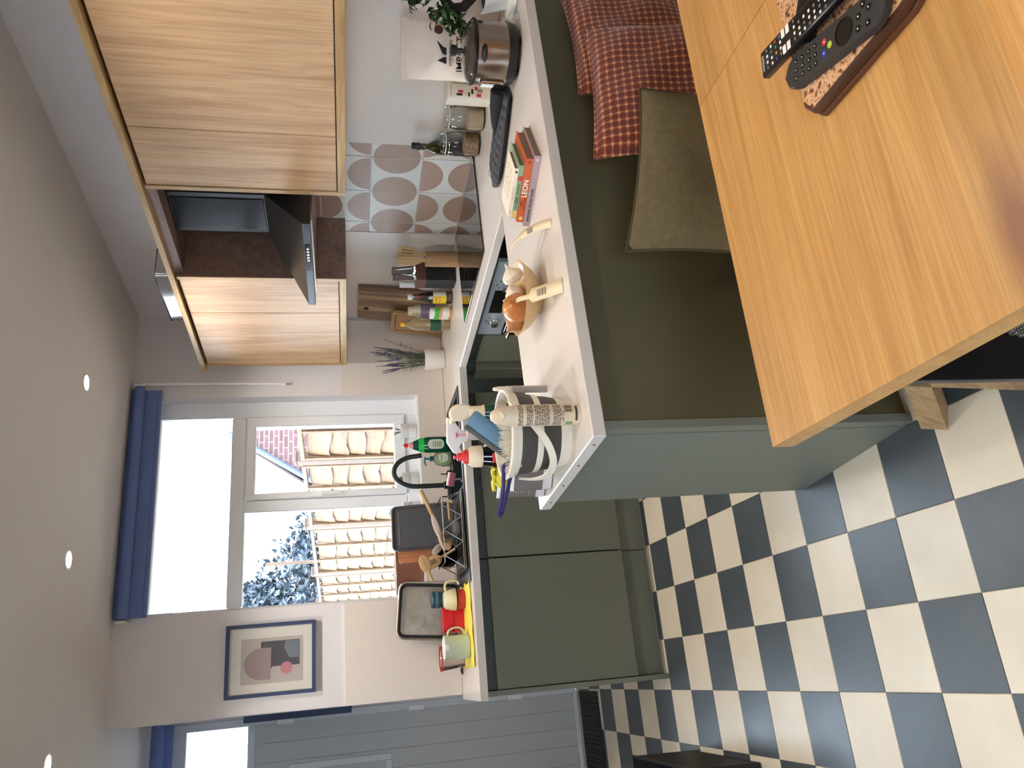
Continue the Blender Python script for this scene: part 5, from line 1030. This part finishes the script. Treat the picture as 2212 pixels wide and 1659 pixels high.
arc_print(o, 0.0340, 0.037, 0.066, 0.2, 1.3, 'white_label', 'back_label'); text('lettering', 'Pizza', 0.014, 'red_cap', o, (-0.012, -0.0325, 0.088), (PI/2, 0, -0.3), 0.0004); text('lettering', 'Express', 0.010, 'red_cap', o, (-0.012, -0.0325, 0.070), (PI/2, 0, -0.3), 0.0004)
bottle('tall bottle with long white cap behind the yellow-labelled one', 0.515, 0.105, [(0.028, 0), (0.030, 0.006), (0.030, 0.15), (0.018, 0.185), (0.016, 0.20)], 'frosted', [('cap', [(0.018, 0.195), (0.018, 0.270), (0.015, 0.274), (0, 0.274)], 'white_plastic')])
bottle('small bottle with red cap peeking over the knife block', 0.600, 0.070, [(0.026, 0), (0.028, 0.006), (0.028, 0.16), (0.014, 0.20), (0.012, 0.222)], 'clear_plastic', [('cap', [(0.014, 0.218), (0.014, 0.242), (0, 0.243)], 'red_cap')])
bottle('dark red sauce bottle with red cap in front of the boards', 0.465, 0.150, [(0.026, 0), (0.028, 0.006), (0.028, 0.12), (0.018, 0.150), (0.013, 0.168)], 'dark_sauce', [('label', [(0.0284, 0.03), (0.0284, 0.09)], 'magenta_label'), ('cap', [(0.015, 0.166), (0.015, 0.188), (0, 0.189)], 'red_cap')])
bottle('squeezy mayonnaise bottle with violet label', 0.375, 0.185, [(0.036, 0), (0.040, 0.008), (0.041, 0.12), (0.036, 0.165), (0.026, 0.200), (0.024, 0.205)], 'mayo', [('label', [(0.0418, 0.075), (0.0416, 0.125), (0.0395, 0.155)], 'violet_label'), ('cap', [(0.026, 0.203), (0.026, 0.222), (0, 0.223)], 'mayo')])
bottle('ribbed clear cooking oil bottle with yellow cap', 0.395, 0.282, [(0.030, 0), (0.034, 0.006), (0.034, 0.045), (0.033, 0.05), (0.034, 0.055), (0.034, 0.12), (0.030, 0.14), (0.034, 0.16), (0.033, 0.19), (0.022, 0.225), (0.012, 0.240), (0.011, 0.25)], 'oil_clear', [('label', [(0.0346, 0.052), (0.0346, 0.108)], 'dark_green_label'), ('cap', [(0.013, 0.246), (0.014, 0.268), (0, 0.269)], 'yellow_cap')])
for k, (t_, n_) in enumerate(((0.510, 0.275), (0.462, 0.262))):
    bottle(['spice shaker with green collar and white lid, nearest the hob', 'second green-collared spice shaker just behind the first'][k], t_, n_, [(0.024, 0), (0.026, 0.005), (0.026, 0.070), (0.022, 0.078)], 'spice', [('label', [(0.0264, 0.018), (0.0264, 0.055)], 'white_label'), ('collar', [(0.0268, 0.072), (0.0268, 0.094), (0.024, 0.096)], 'green_cap'), ('lid', [(0.024, 0.095), (0.024, 0.116), (0, 0.118)], 'white_plastic')], 'spice jar', 'spice_shaker')
# cutting boards
p = L(0.21, 0.062); cbd = thing('cutting_board', 'large striped acacia board leaning in the corner', 'cutting board', (p.x, p.y, ZW+0.001), A5); cbd.rotation_euler = (0, 0.085, A5)
oak('acacia_pale', (206, 178, 140), (188, 158, 120), (170, 138, 100), 2, 0.55)
ys = [-0.165, -0.125, -0.085, -0.050, -0.02, 0.03, 0.075, 0.12, 0.165]
for k, (a, c) in enumerate(zip(ys, ys[1:])): obj('strip', box(bm_(), -0.010, 0.010, a, c, 0.0, 0.487), 'acacia_pale' if k in (2, 5) else 'acacia', cbd, smooth=False)
b = bm_(); lathe(b, [(0.015, 0), (0.015, 0.001), (0, 0.001)], 20); obj('hang_hole', b, 'ink', cbd, (-0.0105, 0.052, 0.44), (0, -PI/2, 0))
p = L(0.125, 0.135); cb2 = thing('cutting_board', 'small bamboo board with juice groove leaning on the large one', 'cutting board', (p.x, p.y, ZW+0.001), A5); cb2.rotation_euler = (0, 0.12, A5)
b = bm_(); prism(b, rrect(0.30, 0.215, 0.02), -0.008, 0.008, 0.002); xf(b, (0, 0, 0.15), (0, PI/2, 0)); obj('board', b, 'bamboo', cb2)
b = bm_(); tube(b, [(-0.0082, y, 0.15+x) for x, y in rrect(0.25, 0.165, 0.015)], 0.002, 5, True); obj('groove', b, 'walnut', cb2)
# lavender
p = Vector((1.722, 4.125, ZW)); lv = thing('lavender_plant', 'potted lavender in a white pot in the worktop corner', 'plant', p, 0)
b = bm_(); shell(b, [(0, 0.002), (0.050, 0.002), (0.053, 0.006), (0.064, 0.118), (0.061, 0.118), (0.059, 0.108), (0, 0.106)], 32); obj('pot', b, 'white_ceramic', lv)
mat('lav_stem', (84, 96, 78), 0.8); mat('lav_leaf', (92, 108, 92), 0.8); mat('lav_flower', (96, 84, 120), 0.8); rr = random.Random(21)
for k in range(30):
    a = rr.uniform(0, 2*PI); l_ = rr.uniform(0.18, 0.335); lean = rr.uniform(0.05, 0.42); d_ = Vector((math.cos(a)*lean, math.sin(a)*lean*0.5, 1)).normalized(); b0_ = Vector((0.03*math.cos(a), 0.03*math.sin(a), 0.10))
    b = bm_(); tube(b, [b0_, b0_+d_*l_*0.5+Vector((0, 0, 0.01)), b0_+d_*l_], 0.0012, 4); st_ = obj('stem', b, 'lav_stem', lv)
    if k < 20:
        b = bm_()
        for q in range(16):
            c = b0_+d_*(l_*(0.68+0.32*q/15)); e = Euler((rr.uniform(0, 6), rr.uniform(0, 6), 0)).to_matrix(); s_ = 0.0055*(1.15-0.6*q/15); vs = [b.verts.new(c+e @ Vector(w_)*s_) for w_ in ((-1, -0.6, 0), (1, -0.6, 0.3), (0.8, 0.8, 0), (-0.8, 0.8, 0.4))]; b.faces.new(vs)
        obj('flower_spike', b, 'lav_flower', st_, smooth=False)
    b = bm_()
    for q in range(26):
        c = b0_+d_*(l_*rr.uniform(0.02, 0.62)); dv = Vector((rr.gauss(0, 1), rr.gauss(0, 1), abs(rr.gauss(0, 1))*1.2)).normalized()*rr.uniform(0.02, 0.04); s_ = dv.orthogonal().normalized()*0.0016; b.faces.new([b.verts.new(w_) for w_ in (c-s_, c+s_, c+dv)])
    obj('needle_leaves', b, 'lav_leaf', st_, smooth=False, kind='stuff')
# ------------------------------------------------------------------ sink, tap, rack, mugs, windowsill
mottled('sink_black', (36, 38, 42), (46, 48, 52), 40, 0.32)
SX0, SX1, SY0, SY1 = 0.425, 1.375, 3.70, 4.13
sk = thing('kitchen_sink', 'black composite sink with drainer under the window', 'sink', (SX0, SY0, ZW)); W_, D_ = SX1-SX0, SY1-SY0
b = bm_()
for q in ((-0.015, W_+0.015, -0.015, 0.0), (-0.015, W_+0.015, D_, D_+0.015), (-0.015, 0.0, 0, D_), (W_, W_+0.015, 0, D_)): box(b, q[0], q[1], q[2], q[3], 0.0005, 0.006)
bmesh.ops.remove_doubles(b, verts=b.verts[:], dist=1e-5); obj('rim', b, 'sink_black', sk, smooth=False)
BX0 = 0.46
b = bm_()
def quad(bm, *ps): bm.faces.new([bm.verts.new(q) for q in ps])
x0, x1, y0, y1, zb = BX0, W_-0.02, 0.03, D_-0.10, -0.17
quad(b, (x0, y0, 0.004), (x1, y0, 0.004), (x1, y0, zb), (x0, y0, zb)); quad(b, (x0, y1, 0.004), (x0, y1, zb), (x1, y1, zb), (x1, y1, 0.004)); quad(b, (x0, y0, 0.004), (x0, y0, zb), (x0, y1, zb), (x0, y1, 0.004)); quad(b, (x1, y0, 0.004), (x1, y1, 0.004), (x1, y1, zb), (x1, y0, zb)); quad(b, (x0, y0, zb), (x1, y0, zb), (x1, y1, zb), (x0, y1, zb))
obj('bowl', b, 'sink_black', sk, smooth=False)
b = bm_(); quad(b, (0, 0, 0.004), (x0, 0, 0.004), (x0, D_, 0.004), (0, D_, 0.004)); quad(b, (x0, 0, 0.004), (W_, 0, 0.004), (W_, y0, 0.004), (x0, y0, 0.004)); quad(b, (x0, y1, 0.004), (W_, y1, 0.004), (W_, D_, 0.004), (x0, D_, 0.004)); quad(b, (x1, y0, 0.004), (W_, y0, 0.004), (W_, y1, 0.004), (x1, y1, 0.004))
obj('deck', b, 'sink_black', sk, smooth=False)
for k in range(7): obj('drainer_rib', box(bm_(), 0.03, 0.40, 0.05+k*0.05, 0.056+k*0.05, 0.004, 0.0065), 'sink_black', sk, smooth=False)
b = bm_(); lathe(b, [(0.035, zb+0.001), (0.035, zb+0.004), (0.02, zb+0.002), (0, zb+0.002)], 24); obj('waste', b, 'steel', sk, ((x0+x1)/2, (y0+y1)/2, 0))
tp_ = thing('mixer_tap', 'matt black swan-neck mixer tap behind the sink', 'tap', (0.965, 4.075, ZW+0.0045))
mat('tap_black', (30, 32, 36), 0.38)
obj('bridge', box(bm_(), -0.078, 0.078, -0.022, 0.022, 0.0, 0.030, 0.006, 2), 'tap_black', tp_)
for x in (-0.062, 0.062):
    b = bm_(); tube(b, [(x, 0, 0.025), (x, 0, 0.062)], 0.0035, 8); obj('lever', b, 'tap_black', tp_)
b = bm_(); lathe(b, [(0.020, 0.028), (0.020, 0.046), (0.016, 0.050), (0.0, 0.050)], 20); obj('collar', b, 'tap_black', tp_)
b = bm_(); sp_ = [(0, 0, 0.045), (0, 0, 0.17)]+[(0.078-0.078*math.cos(a), -0.012*a, 0.20+0.115*math.sin(a)) for a in [k*PI/14 for k in range(0, 15)]]; sp_ += [(0.160, -0.04, 0.165)]
tube(b, sp_, 0.013, 14); obj('spout', b, 'tap_black', tp_)
# washing-up liquid, hand soap, dish brush
mat('fairy_green', (14, 92, 70), 0.12, 0, 0.35); mat('bright_green', (24, 190, 70), 0.4); mat('label_pale', (206, 214, 190), 0.6)
p = Vector((1.185, 4.045, ZW+0.0045)); fb = thing('washing_up_bottle', 'green washing-up liquid bottle with red cap by the tap', 'bottle', p, face(p))
b = bm_(); lathe(b, [(0.036, 0), (0.042, 0.006), (0.044, 0.06), (0.043, 0.13), (0.034, 0.175), (0.022, 0.205), (0.016, 0.215)], 28, sy=0.6); obj('bottle', b, 'fairy_green', fb)
b = bm_(); lathe(b, [(0.0405, 0.148), (0.0345, 0.178)], 28, sy=0.61); obj('neck_label', b, 'bright_green', fb)
b = bm_(); prism(b, rrect(0.052, 0.088, 0.024, 7), 0, 0.0012); obj('back_label', b, 'label_pale', fb, (0.004, -0.0275, 0.085), (PI/2, 0, 0))
b = bm_(); lathe(b, [(0.017, 0.208), (0.015, 0.228), (0.008, 0.234)], 20); obj('shoulder_cap', b, 'pink_plastic', fb); b = bm_(); lathe(b, [(0.007, 0.232), (0.011, 0.236), (0.011, 0.256), (0.006, 0.260), (0, 0.261)], 16); obj('cap', b, 'red_plastic', fb)
for k in range(5): obj('label_print', box(bm_(), -0.010, 0.018, -0.0292, -0.0285, 0.058+k*0.010, 0.061+k*0.010), 'dark_green_label', fb, smooth=False)
p = Vector((1.118, 4.085, ZW+0.0045)); hs_ = thing('hand_soap', 'round clear hand soap pump bottle with teal pump', 'soap dispenser', p, face(p)); mat('soap_clear', (176, 200, 160), 0.08, 0, 0.6); mat('teal', (30, 96, 110), 0.35)
b = bm_(); lathe(b, [(0.034, 0), (0.044, 0.012), (0.046, 0.045), (0.036, 0.080), (0.016, 0.096), (0.013, 0.100)], 26, sy=0.65); obj('bottle', b, 'soap_clear', hs_); b = bm_(); prism(b, rrect(0.05, 0.05, 0.02, 6), 0, 0.001); obj('label', b, 'label_pale', hs_, (0.004, -0.0300, 0.045), (PI/2, 0, 0))
text('lettering', 'Palmolive', 0.009, 'ink', hs_, (0.004, -0.0316, 0.056), (PI/2, 0, 0), 0.0002); b = bm_(); lathe(b, [(0.014, 0.098), (0.014, 0.118), (0.005, 0.120), (0.005, 0.140), (0.012, 0.142), (0.012, 0.148), (0, 0.149)], 18); obj('pump', b, 'teal', hs_); b = bm_(); tube(b, [(0, 0, 0.145), (-0.02, -0.012, 0.146), (-0.034, -0.022, 0.140)], 0.004, 8); obj('spout', b, 'teal', hs_)
sbz = thing('dish_sponge', 'pink and white sponge wand resting on the sink edge', 'sponge', (0.945, 3.86, ZW+0.048), -0.2); sbz.rotation_euler = (0.5, 0.2, -0.2)
obj('sponge', box(bm_(), -0.035, 0.035, -0.012, 0.002, -0.02, 0.02, 0.004), 'white_plastic', sbz); obj('scourer', box(bm_(), -0.035, 0.035, -0.020, -0.012, -0.02, 0.02, 0.003), 'pink_plastic', sbz); b = bm_(); tube(b, [(0, 0.0, -0.015), (0.012, -0.01, -0.055), (-0.03, -0.02, -0.12)], 0.006, 8); obj('wand', b, 'frosted', sbz)
# dish rack
rk = thing('dish_rack', 'silver wire dish rack with zigzag sides on the drainer', 'dish rack', (0.668, 3.885, ZW+0.0065)); hx, hy = 0.185, 0.145; hz = 0.105
def wire(pts, r=0.0022, nm='wire', closed=False): b = bm_(); tube(b, pts, r, 6, closed); return obj(nm, b, 'steel', rk)
wire([(-hx+0.03, -hy+0.01, hz), (hx-0.02, -hy+0.01, hz), (hx-0.02, hy-0.01, hz), (-hx+0.03, hy-0.01, hz)], 0.003, 'top_rail', True); wire([(-hx, -hy, 0.012), (hx, -hy, 0.012), (hx, hy, 0.012), (-hx, hy, 0.012)], 0.003, 'bottom_rail', True)
for k in range(3):
    xa = -hx+k*2*hx/3; xb = xa+2*hx/3; xm = (xa+xb)/2
    for sy in (-1, 1): wire([(xa, sy*hy, 0.012), (xm, sy*(hy-0.01), hz), (xb, sy*hy, 0.012)], 0.0018, 'zigzag_wire')
for sx in (-1, 1): wire([(sx*hx, -hy, 0.012), (sx*(hx-0.02)+0.005, 0, hz), (sx*hx, hy, 0.012)], 0.0018, 'zigzag_wire')
for k in range(9): wire([(-hx+0.02+k*0.041, -hy, 0.012), (-hx+0.02+k*0.041, hy, 0.012)], 0.0016, 'floor_wire')
for x in (-hx, hx):
    for y in (-hy, hy): wire([(x, y, 0.0), (x, y, 0.014)], 0.004, 'foot')
obj('drip_tray', box(bm_(), -hx-0.012, hx+0.012, -hy-0.012, hy+0.012, 0.0005, 0.007, 0.002), 'black_plastic', rk)
# things in the rack
mat('anthracite', (70, 70, 72), 0.45); mat('silicone_beige', (196, 178, 164), 0.55)
RKZ = ZW+0.022
tr_ = thing('roasting_tray', 'anthracite baking tray standing upright in the dish rack', 'baking tray', (0.738, 4.000, RKZ)); tr_.rotation_euler = (-0.22, 0.0, -0.05)
b = bm_(); prism(b, rrect(0.232, 0.325, 0.025, 6), 0, 0.004, 0.001); xf(b, (0, 0, 0.1625), (PI/2, 0, 0)); obj('base', b, 'anthracite', tr_)
b = bm_(); tube(b, [(x, -0.008, 0.1625+y) for x, y in rrect(0.222, 0.315, 0.022, 6)], 0.0065, 8, True); obj('rolled_rim', b, 'anthracite', tr_); obj('crease', box(bm_(), -0.085, 0.085, -0.0062, -0.004, 0.285, 0.288), 'steel', tr_, smooth=False)
wb = thing('cutting_board', 'reddish wooden board standing left of the baking tray', 'cutting board', (0.618, 4.045, RKZ)); wb.rotation_euler = (-0.16, 0.0, 0.0); oak('red_wood', (196, 136, 92), (180, 116, 74), (150, 92, 56), 2, 0.5); b = bm_(); prism(b, rrect(0.105, 0.29, 0.012, 4), -0.008, 0.008, 0.002); xf(b, (0, 0, 0.145), (PI/2, 0, 0)); obj('board', b, 'red_wood', wb)
ck = thing('mixing_bowl', 'black bowl upended at the left end of the dish rack', 'bowl', (0.565, 3.965, RKZ+0.055)); ck.rotation_euler = (1.25, 0, 0.35); b = bm_(); shell(b, [(0, -0.045), (0.03, -0.042), (0.055, -0.02), (0.066, 0.02), (0.064, 0.02), (0.053, -0.017), (0.03, -0.038), (0, -0.041)], 28); obj('bowl', b, 'black_gloss', ck)
def spoon(nm, label, tail, tip, m_, head=0.030, hl=0.085, slots=0, rad=0.0065, grp=None):
    a, c = Vector(tail), Vector(tip); d_ = (c-a); ln = d_.length; o = thing(nm, label, 'utensil', tail, 0, grp); q = d_.to_track_quat('Z', 'Y'); o.rotation_mode = 'QUATERNION'; o.rotation_quaternion = q
    b = bm_(); tube(b, [(0, 0, 0), (0, 0, ln-hl*0.8)], rad, 8); obj('handle', b, m_, o)
    R3 = q.to_matrix().inverted(); vw = (R3 @ Vector((-c.x, -c.y, 0.6)).normalized()); an = math.atan2(vw.y, vw.x)
    b = bm_(); ell(b, (0, 0, 0), (0.004, head, hl/2), 16, 12); h_ = obj('head', b, m_, o, (0, 0, ln-hl/2), (0, 0, an))
    for k in range(slots): obj('slot', box(bm_(), -0.0055, 0.0055, -0.009+k*0.008, -0.0055+k*0.008, -0.018, 0.014, 0.0008), 'ink', h_)
    return o
spoon('slotted_spoon', 'slotted wooden spoon with head up left of the baking tray', (0.445, 3.90, 1.070), (0.575, 3.90, 1.120), 'pale_wood', 0.028, 0.095, 0)
b_ = spoon('slotted_spoon', 'slotted wooden turner lying across the rack with head towards the window run', (0.895, 3.86, 1.112), (0.585, 3.85, 0.985), 'pale_wood', 0.030, 0.10, 3, 0.010)
spoon('wooden_spoon', 'slotted oval wooden spoon head standing behind the rack rail', (0.60, 3.93, 0.945), (0.520, 3.94, 1.105), 'pale_wood', 0.032, 0.10, 3)
spoon('silicone_spatula', 'beige silicone spatula lying over the rack rail', (0.58, 3.83, 1.012), (0.765, 3.84, 1.062), 'silicone_beige', 0.016, 0.13, 0, 0.006); spoon('silicone_spatula', 'short beige silicone spoon next to the slotted spoons', (0.66, 3.90, 0.98), (0.572, 3.88, 1.065), 'silicone_beige', 0.018, 0.07, 0, 0.006)
sv = thing('sieve', 'dark mesh sieve with wooden handle inside the rack', 'sieve', (0.68, 3.82, RKZ+0.045)); sv.rotation_euler = (1.0, 0.0, 0.2); b = bm_(); shell(b, [(0, -0.03), (0.03, -0.024), (0.052, 0.0), (0.05, 0.0), (0.028, -0.022), (0, -0.028)], 24); obj('mesh_bowl', b, 'anthracite', sv); b = bm_(); tube(b, [(0.052, 0, 0), (0.10, 0, 0.0), (0.15, 0.0, 0.0)], 0.006, 8); obj('handle', b, 'pale_wood', sv)
# things on the yellow cloth
cl = thing('drying_cloth', 'yellow cloth spread under the mugs', 'cloth', (0.225, 3.92, ZW+0.0005)); mat('cloth_yellow', (240, 222, 92), 0.9)
b = bm_(); n = 12
g_ = [[b.verts.new((-0.195+0.39*i/n, -0.185+0.37*j/n, 0.003+0.0016*math.sin(i*1.7)*math.cos(j*1.3))) for j in range(n+1)] for i in range(n+1)]
for i in range(n):
    for j in range(n): b.faces.new((g_[i][j], g_[i+1][j], g_[i+1][j+1], g_[i][j+1]))
o = obj('cloth', b, 'cloth_yellow', cl); md = o.modifiers.new('t', 'SOLIDIFY'); md.thickness = 0.002
ZC = ZW+0.0055
def handle(parent, pts, r, m_): b = bm_(); tube(b, smooth_path(pts), r, 8); return obj('handle', b, m_, parent)
mat('mint', (196, 210, 194), 0.3, coat=0.3); mat('teal_cup', (42, 84, 104), 0.4); mat('red_tub', (214, 34, 50), 0.3); mat('cream_enamel', (236, 224, 186), 0.25, coat=0.4)
p = Vector((0.128, 3.865, ZC)); mp_ = thing('enamel_jug', 'mint green enamel jug with handle at the left end of the cloth', 'jug', p, face(p)); b = bm_(); shell(b, [(0, 0.002), (0.052, 0.002), (0.055, 0.006), (0.054, 0.098), (0.058, 0.108), (0.058, 0.122), (0.055, 0.122), (0.051, 0.10), (0.050, 0.01)], 32); obj('body', b, 'mint', mp_); handle(mp_, [(0.052, 0, 0.102), (0.075, 0, 0.095), (0.088, 0, 0.065), (0.082, 0, 0.035), (0.054, 0, 0.015)], 0.005, 'mint')
b = bm_(); shell(b, [(0.0, 0.128), (0.040, 0.126), (0.054, 0.121)], 28); obj('lid', b, 'white_plastic', mp_); obj('pour_clip', box(bm_(), -0.014, 0.014, -0.064, -0.050, 0.104, 0.126, 0.004), 'white_plastic', mp_)
p = Vector((0.262, 4.02, ZC)); rt_ = thing('food_tub', 'bright red square food tub behind the jug', 'tub', p, 0.1)
b = bm_(); prism(b, rrect(0.118, 0.10, 0.024), 0.0, 0.052, 0.004); obj('base', b, 'red_tub', rt_); b = bm_(); prism(b, rrect(0.122, 0.104, 0.026), 0.053, 0.102, 0.012); obj('lid', b, 'red_tub', rt_)
p = Vector((0.352, 3.925, ZC)); rd = thing('food_tub', 'small red round tub under the upturned cream mug', 'tub', p, 0); mat('red_dull', (200, 66, 66), 0.35); b = bm_(); lathe(b, [(0.044, 0), (0.048, 0.005), (0.049, 0.036), (0.044, 0.040)], 30); obj('tub', b, 'red_dull', rd)
cm = thing('enamel_mug', 'cream enamel mug with black rim turned upside down', 'mug', (p.x, p.y, ZC+0.041), face(p)); b = bm_(); shell(b, [(0.053, 0.0), (0.054, 0.003), (0.050, 0.030), (0.042, 0.055), (0.036, 0.062), (0, 0.063)], 32); obj('body', b, 'cream_enamel', cm); b = bm_(); tube(b, [(0.0535*math.cos(a*PI/16), 0.0535*math.sin(a*PI/16), 0.001) for a in range(32)], 0.002, 6, True); obj('rim', b, 'black_gloss', cm); handle(cm, [(0.044, 0, 0.050), (0.072, 0, 0.052), (0.090, 0, 0.032), (0.090, 0, -0.004), (0.072, 0, -0.018)], 0.006, 'cream_enamel')
p = Vector((0.372, 4.085, ZC)); tc = thing('travel_cup', 'teal collapsible travel cup with screw lid', 'cup', p, face(p)); b = bm_(); lathe(b, [(0.034, 0), (0.036, 0.004), (0.038, 0.045), (0.0365, 0.047), (0.0395, 0.095), (0.038, 0.112)], 28); obj('body', b, 'teal_cup', tc); b = bm_(); lathe(b, [(0.042, 0.110), (0.044, 0.113), (0.044, 0.124), (0.040, 0.126)], 28); obj('collar', b, mat('teal_light', (92, 132, 142), 0.4), tc); b = bm_(); lathe(b, [(0.0415, 0.126), (0.0415, 0.142), (0.037, 0.148), (0, 0.146)], 28); obj('lid', b, 'teal_cup', tc)
p = Vector((0.085, 4.06, ZC)); ctb = thing('food_tub', 'clear tub with red rim behind the mint jug', 'tub', p, 0); b = bm_(); shell(b, [(0, 0.002), (0.046, 0.002), (0.060, 0.118)], 28); obj('tub', b, 'clear_plastic', ctb); b = bm_(); tube(b, [(0.061*math.cos(a*PI/16), 0.061*math.sin(a*PI/16), 0.118) for a in range(32)], 0.003, 6, True); obj('rim', b, 'red_tub', ctb)
b = bm_(); lathe(b, [(0.018, 0), (0.020, 0.004), (0.014, 0.008), (0.006, 0.012), (0, 0.012)], 20); tag(obj('sink_plug', b, 'black_plastic', None, (0.022, 4.185, ZW+0.0005)), 'small black rubber plug near the wall', 'plug')
st_ = thing('baking_tray', 'silver baking tray with dark rim leaning on the back wall', 'baking tray', (0.312, 4.165, ZW+0.003)); st_.rotation_euler = (-0.115, 0.10, 0.0); mottled('worn_tin', (176, 164, 150), (150, 138, 124), 12, 0.38, 0, 0.7)
b = bm_(); prism(b, rrect(0.245, 0.29, 0.03, 6), -0.002, 0.002); xf(b, (0, 0, 0.155), (PI/2, 0, 0)); obj('base', b, 'worn_tin', st_)
b = bm_(); tube(b, [(x, -0.012, 0.155+y) for x, y in rrect(0.262, 0.306, 0.036, 6)], 0.010, 8, True); obj('dark_side', b, 'black_matte', st_); b = bm_(); tube(b, [(x, -0.020, 0.155+y) for x, y in rrect(0.282, 0.318, 0.042, 6)], 0.0055, 8, True); obj('rolled_rim', b, 'worn_tin', st_); b = bm_(); tube(b, smooth_path([(-0.085, -0.003, 0.165), (-0.070, -0.003, 0.192), (-0.078, -0.003, 0.178), (-0.066, -0.003, 0.166), (-0.058, -0.003, 0.176), (-0.050, -0.003, 0.167), (-0.042, -0.003, 0.178), (-0.036, -0.003, 0.168), (-0.028, -0.003, 0.186)]), 0.0008, 5); obj('embossed_mark', b, 'anthracite', st_)
# windowsill pots and bowl
ZS = WZ0+0.0125
m = mat('herb', (88, 108, 84), 0.7); mat('spiky', (98, 112, 104), 0.7)
for k, (x, kind, lab) in enumerate(((1.345, 0, 'white pot with spiky plant at the right of the windowsill'), (1.055, 1, 'white pot with trailing plant behind the tap on the windowsill'), (0.888, 0, 'white pot with spiky plant beside the dark baking tray'))):
    o = thing('plant_pot', lab, 'plant', (x, 4.288, ZS), 0, 'white pots on the windowsill')
    b = bm_(); shell(b, [(0, 0.002), (0.036, 0.002), (0.040, 0.008), (0.040, 0.048), (0.0415, 0.050), (0.043, 0.095), (0.040, 0.095), (0.038, 0.085), (0, 0.084)], 28); obj('pot', b, 'white_plastic', o); rr = random.Random(k)
    for q in range(16):
        b = bm_(); a = rr.uniform(0, 2*PI); l_ = rr.uniform(0.03, 0.055); e = Vector((math.cos(a)*l_*0.6, math.sin(a)*l_*0.5, 0.085+l_)) if kind == 0 else Vector((math.cos(a)*0.032, math.sin(a)*0.03, 0.095+rr.uniform(0, 0.025)))
        s_ = Vector((0.002 if kind == 0 else 0.007, 0, 0.002)); mid = e*0.55+Vector((0, 0, 0.045)); vs = [b.verts.new(w_) for w_ in (Vector((e.x*0.2, e.y*0.2, 0.083)), mid-s_, e, mid+s_)]; b.faces.new(vs); obj('leaf', b, 'spiky' if kind == 0 else 'herb', o, smooth=False)
for x in (1.02, 0.93):
    pass
mottled('terracotta', (150, 104, 82), (128, 84, 64), 10, 0.6); o = thing('wooden_bowl', 'wide brown bowl with pale rim at the left of the windowsill', 'bowl', (0.548, 4.295, ZS)); b = bm_(); shell(b, [(0, 0.003), (0.05, 0.003), (0.058, 0.010), (0.098, 0.085), (0.122, 0.150), (0.118, 0.150), (0.094, 0.088), (0, 0.03)], 36, sy=0.36); obj('bowl', b, 'terracotta', o); b = bm_(); tube(b, [(0.120*math.cos(a*PI/18), 0.36*0.120*math.sin(a*PI/18), 0.150) for a in range(36)], 0.003, 6, True); obj('rim', b, 'white_ceramic', o)
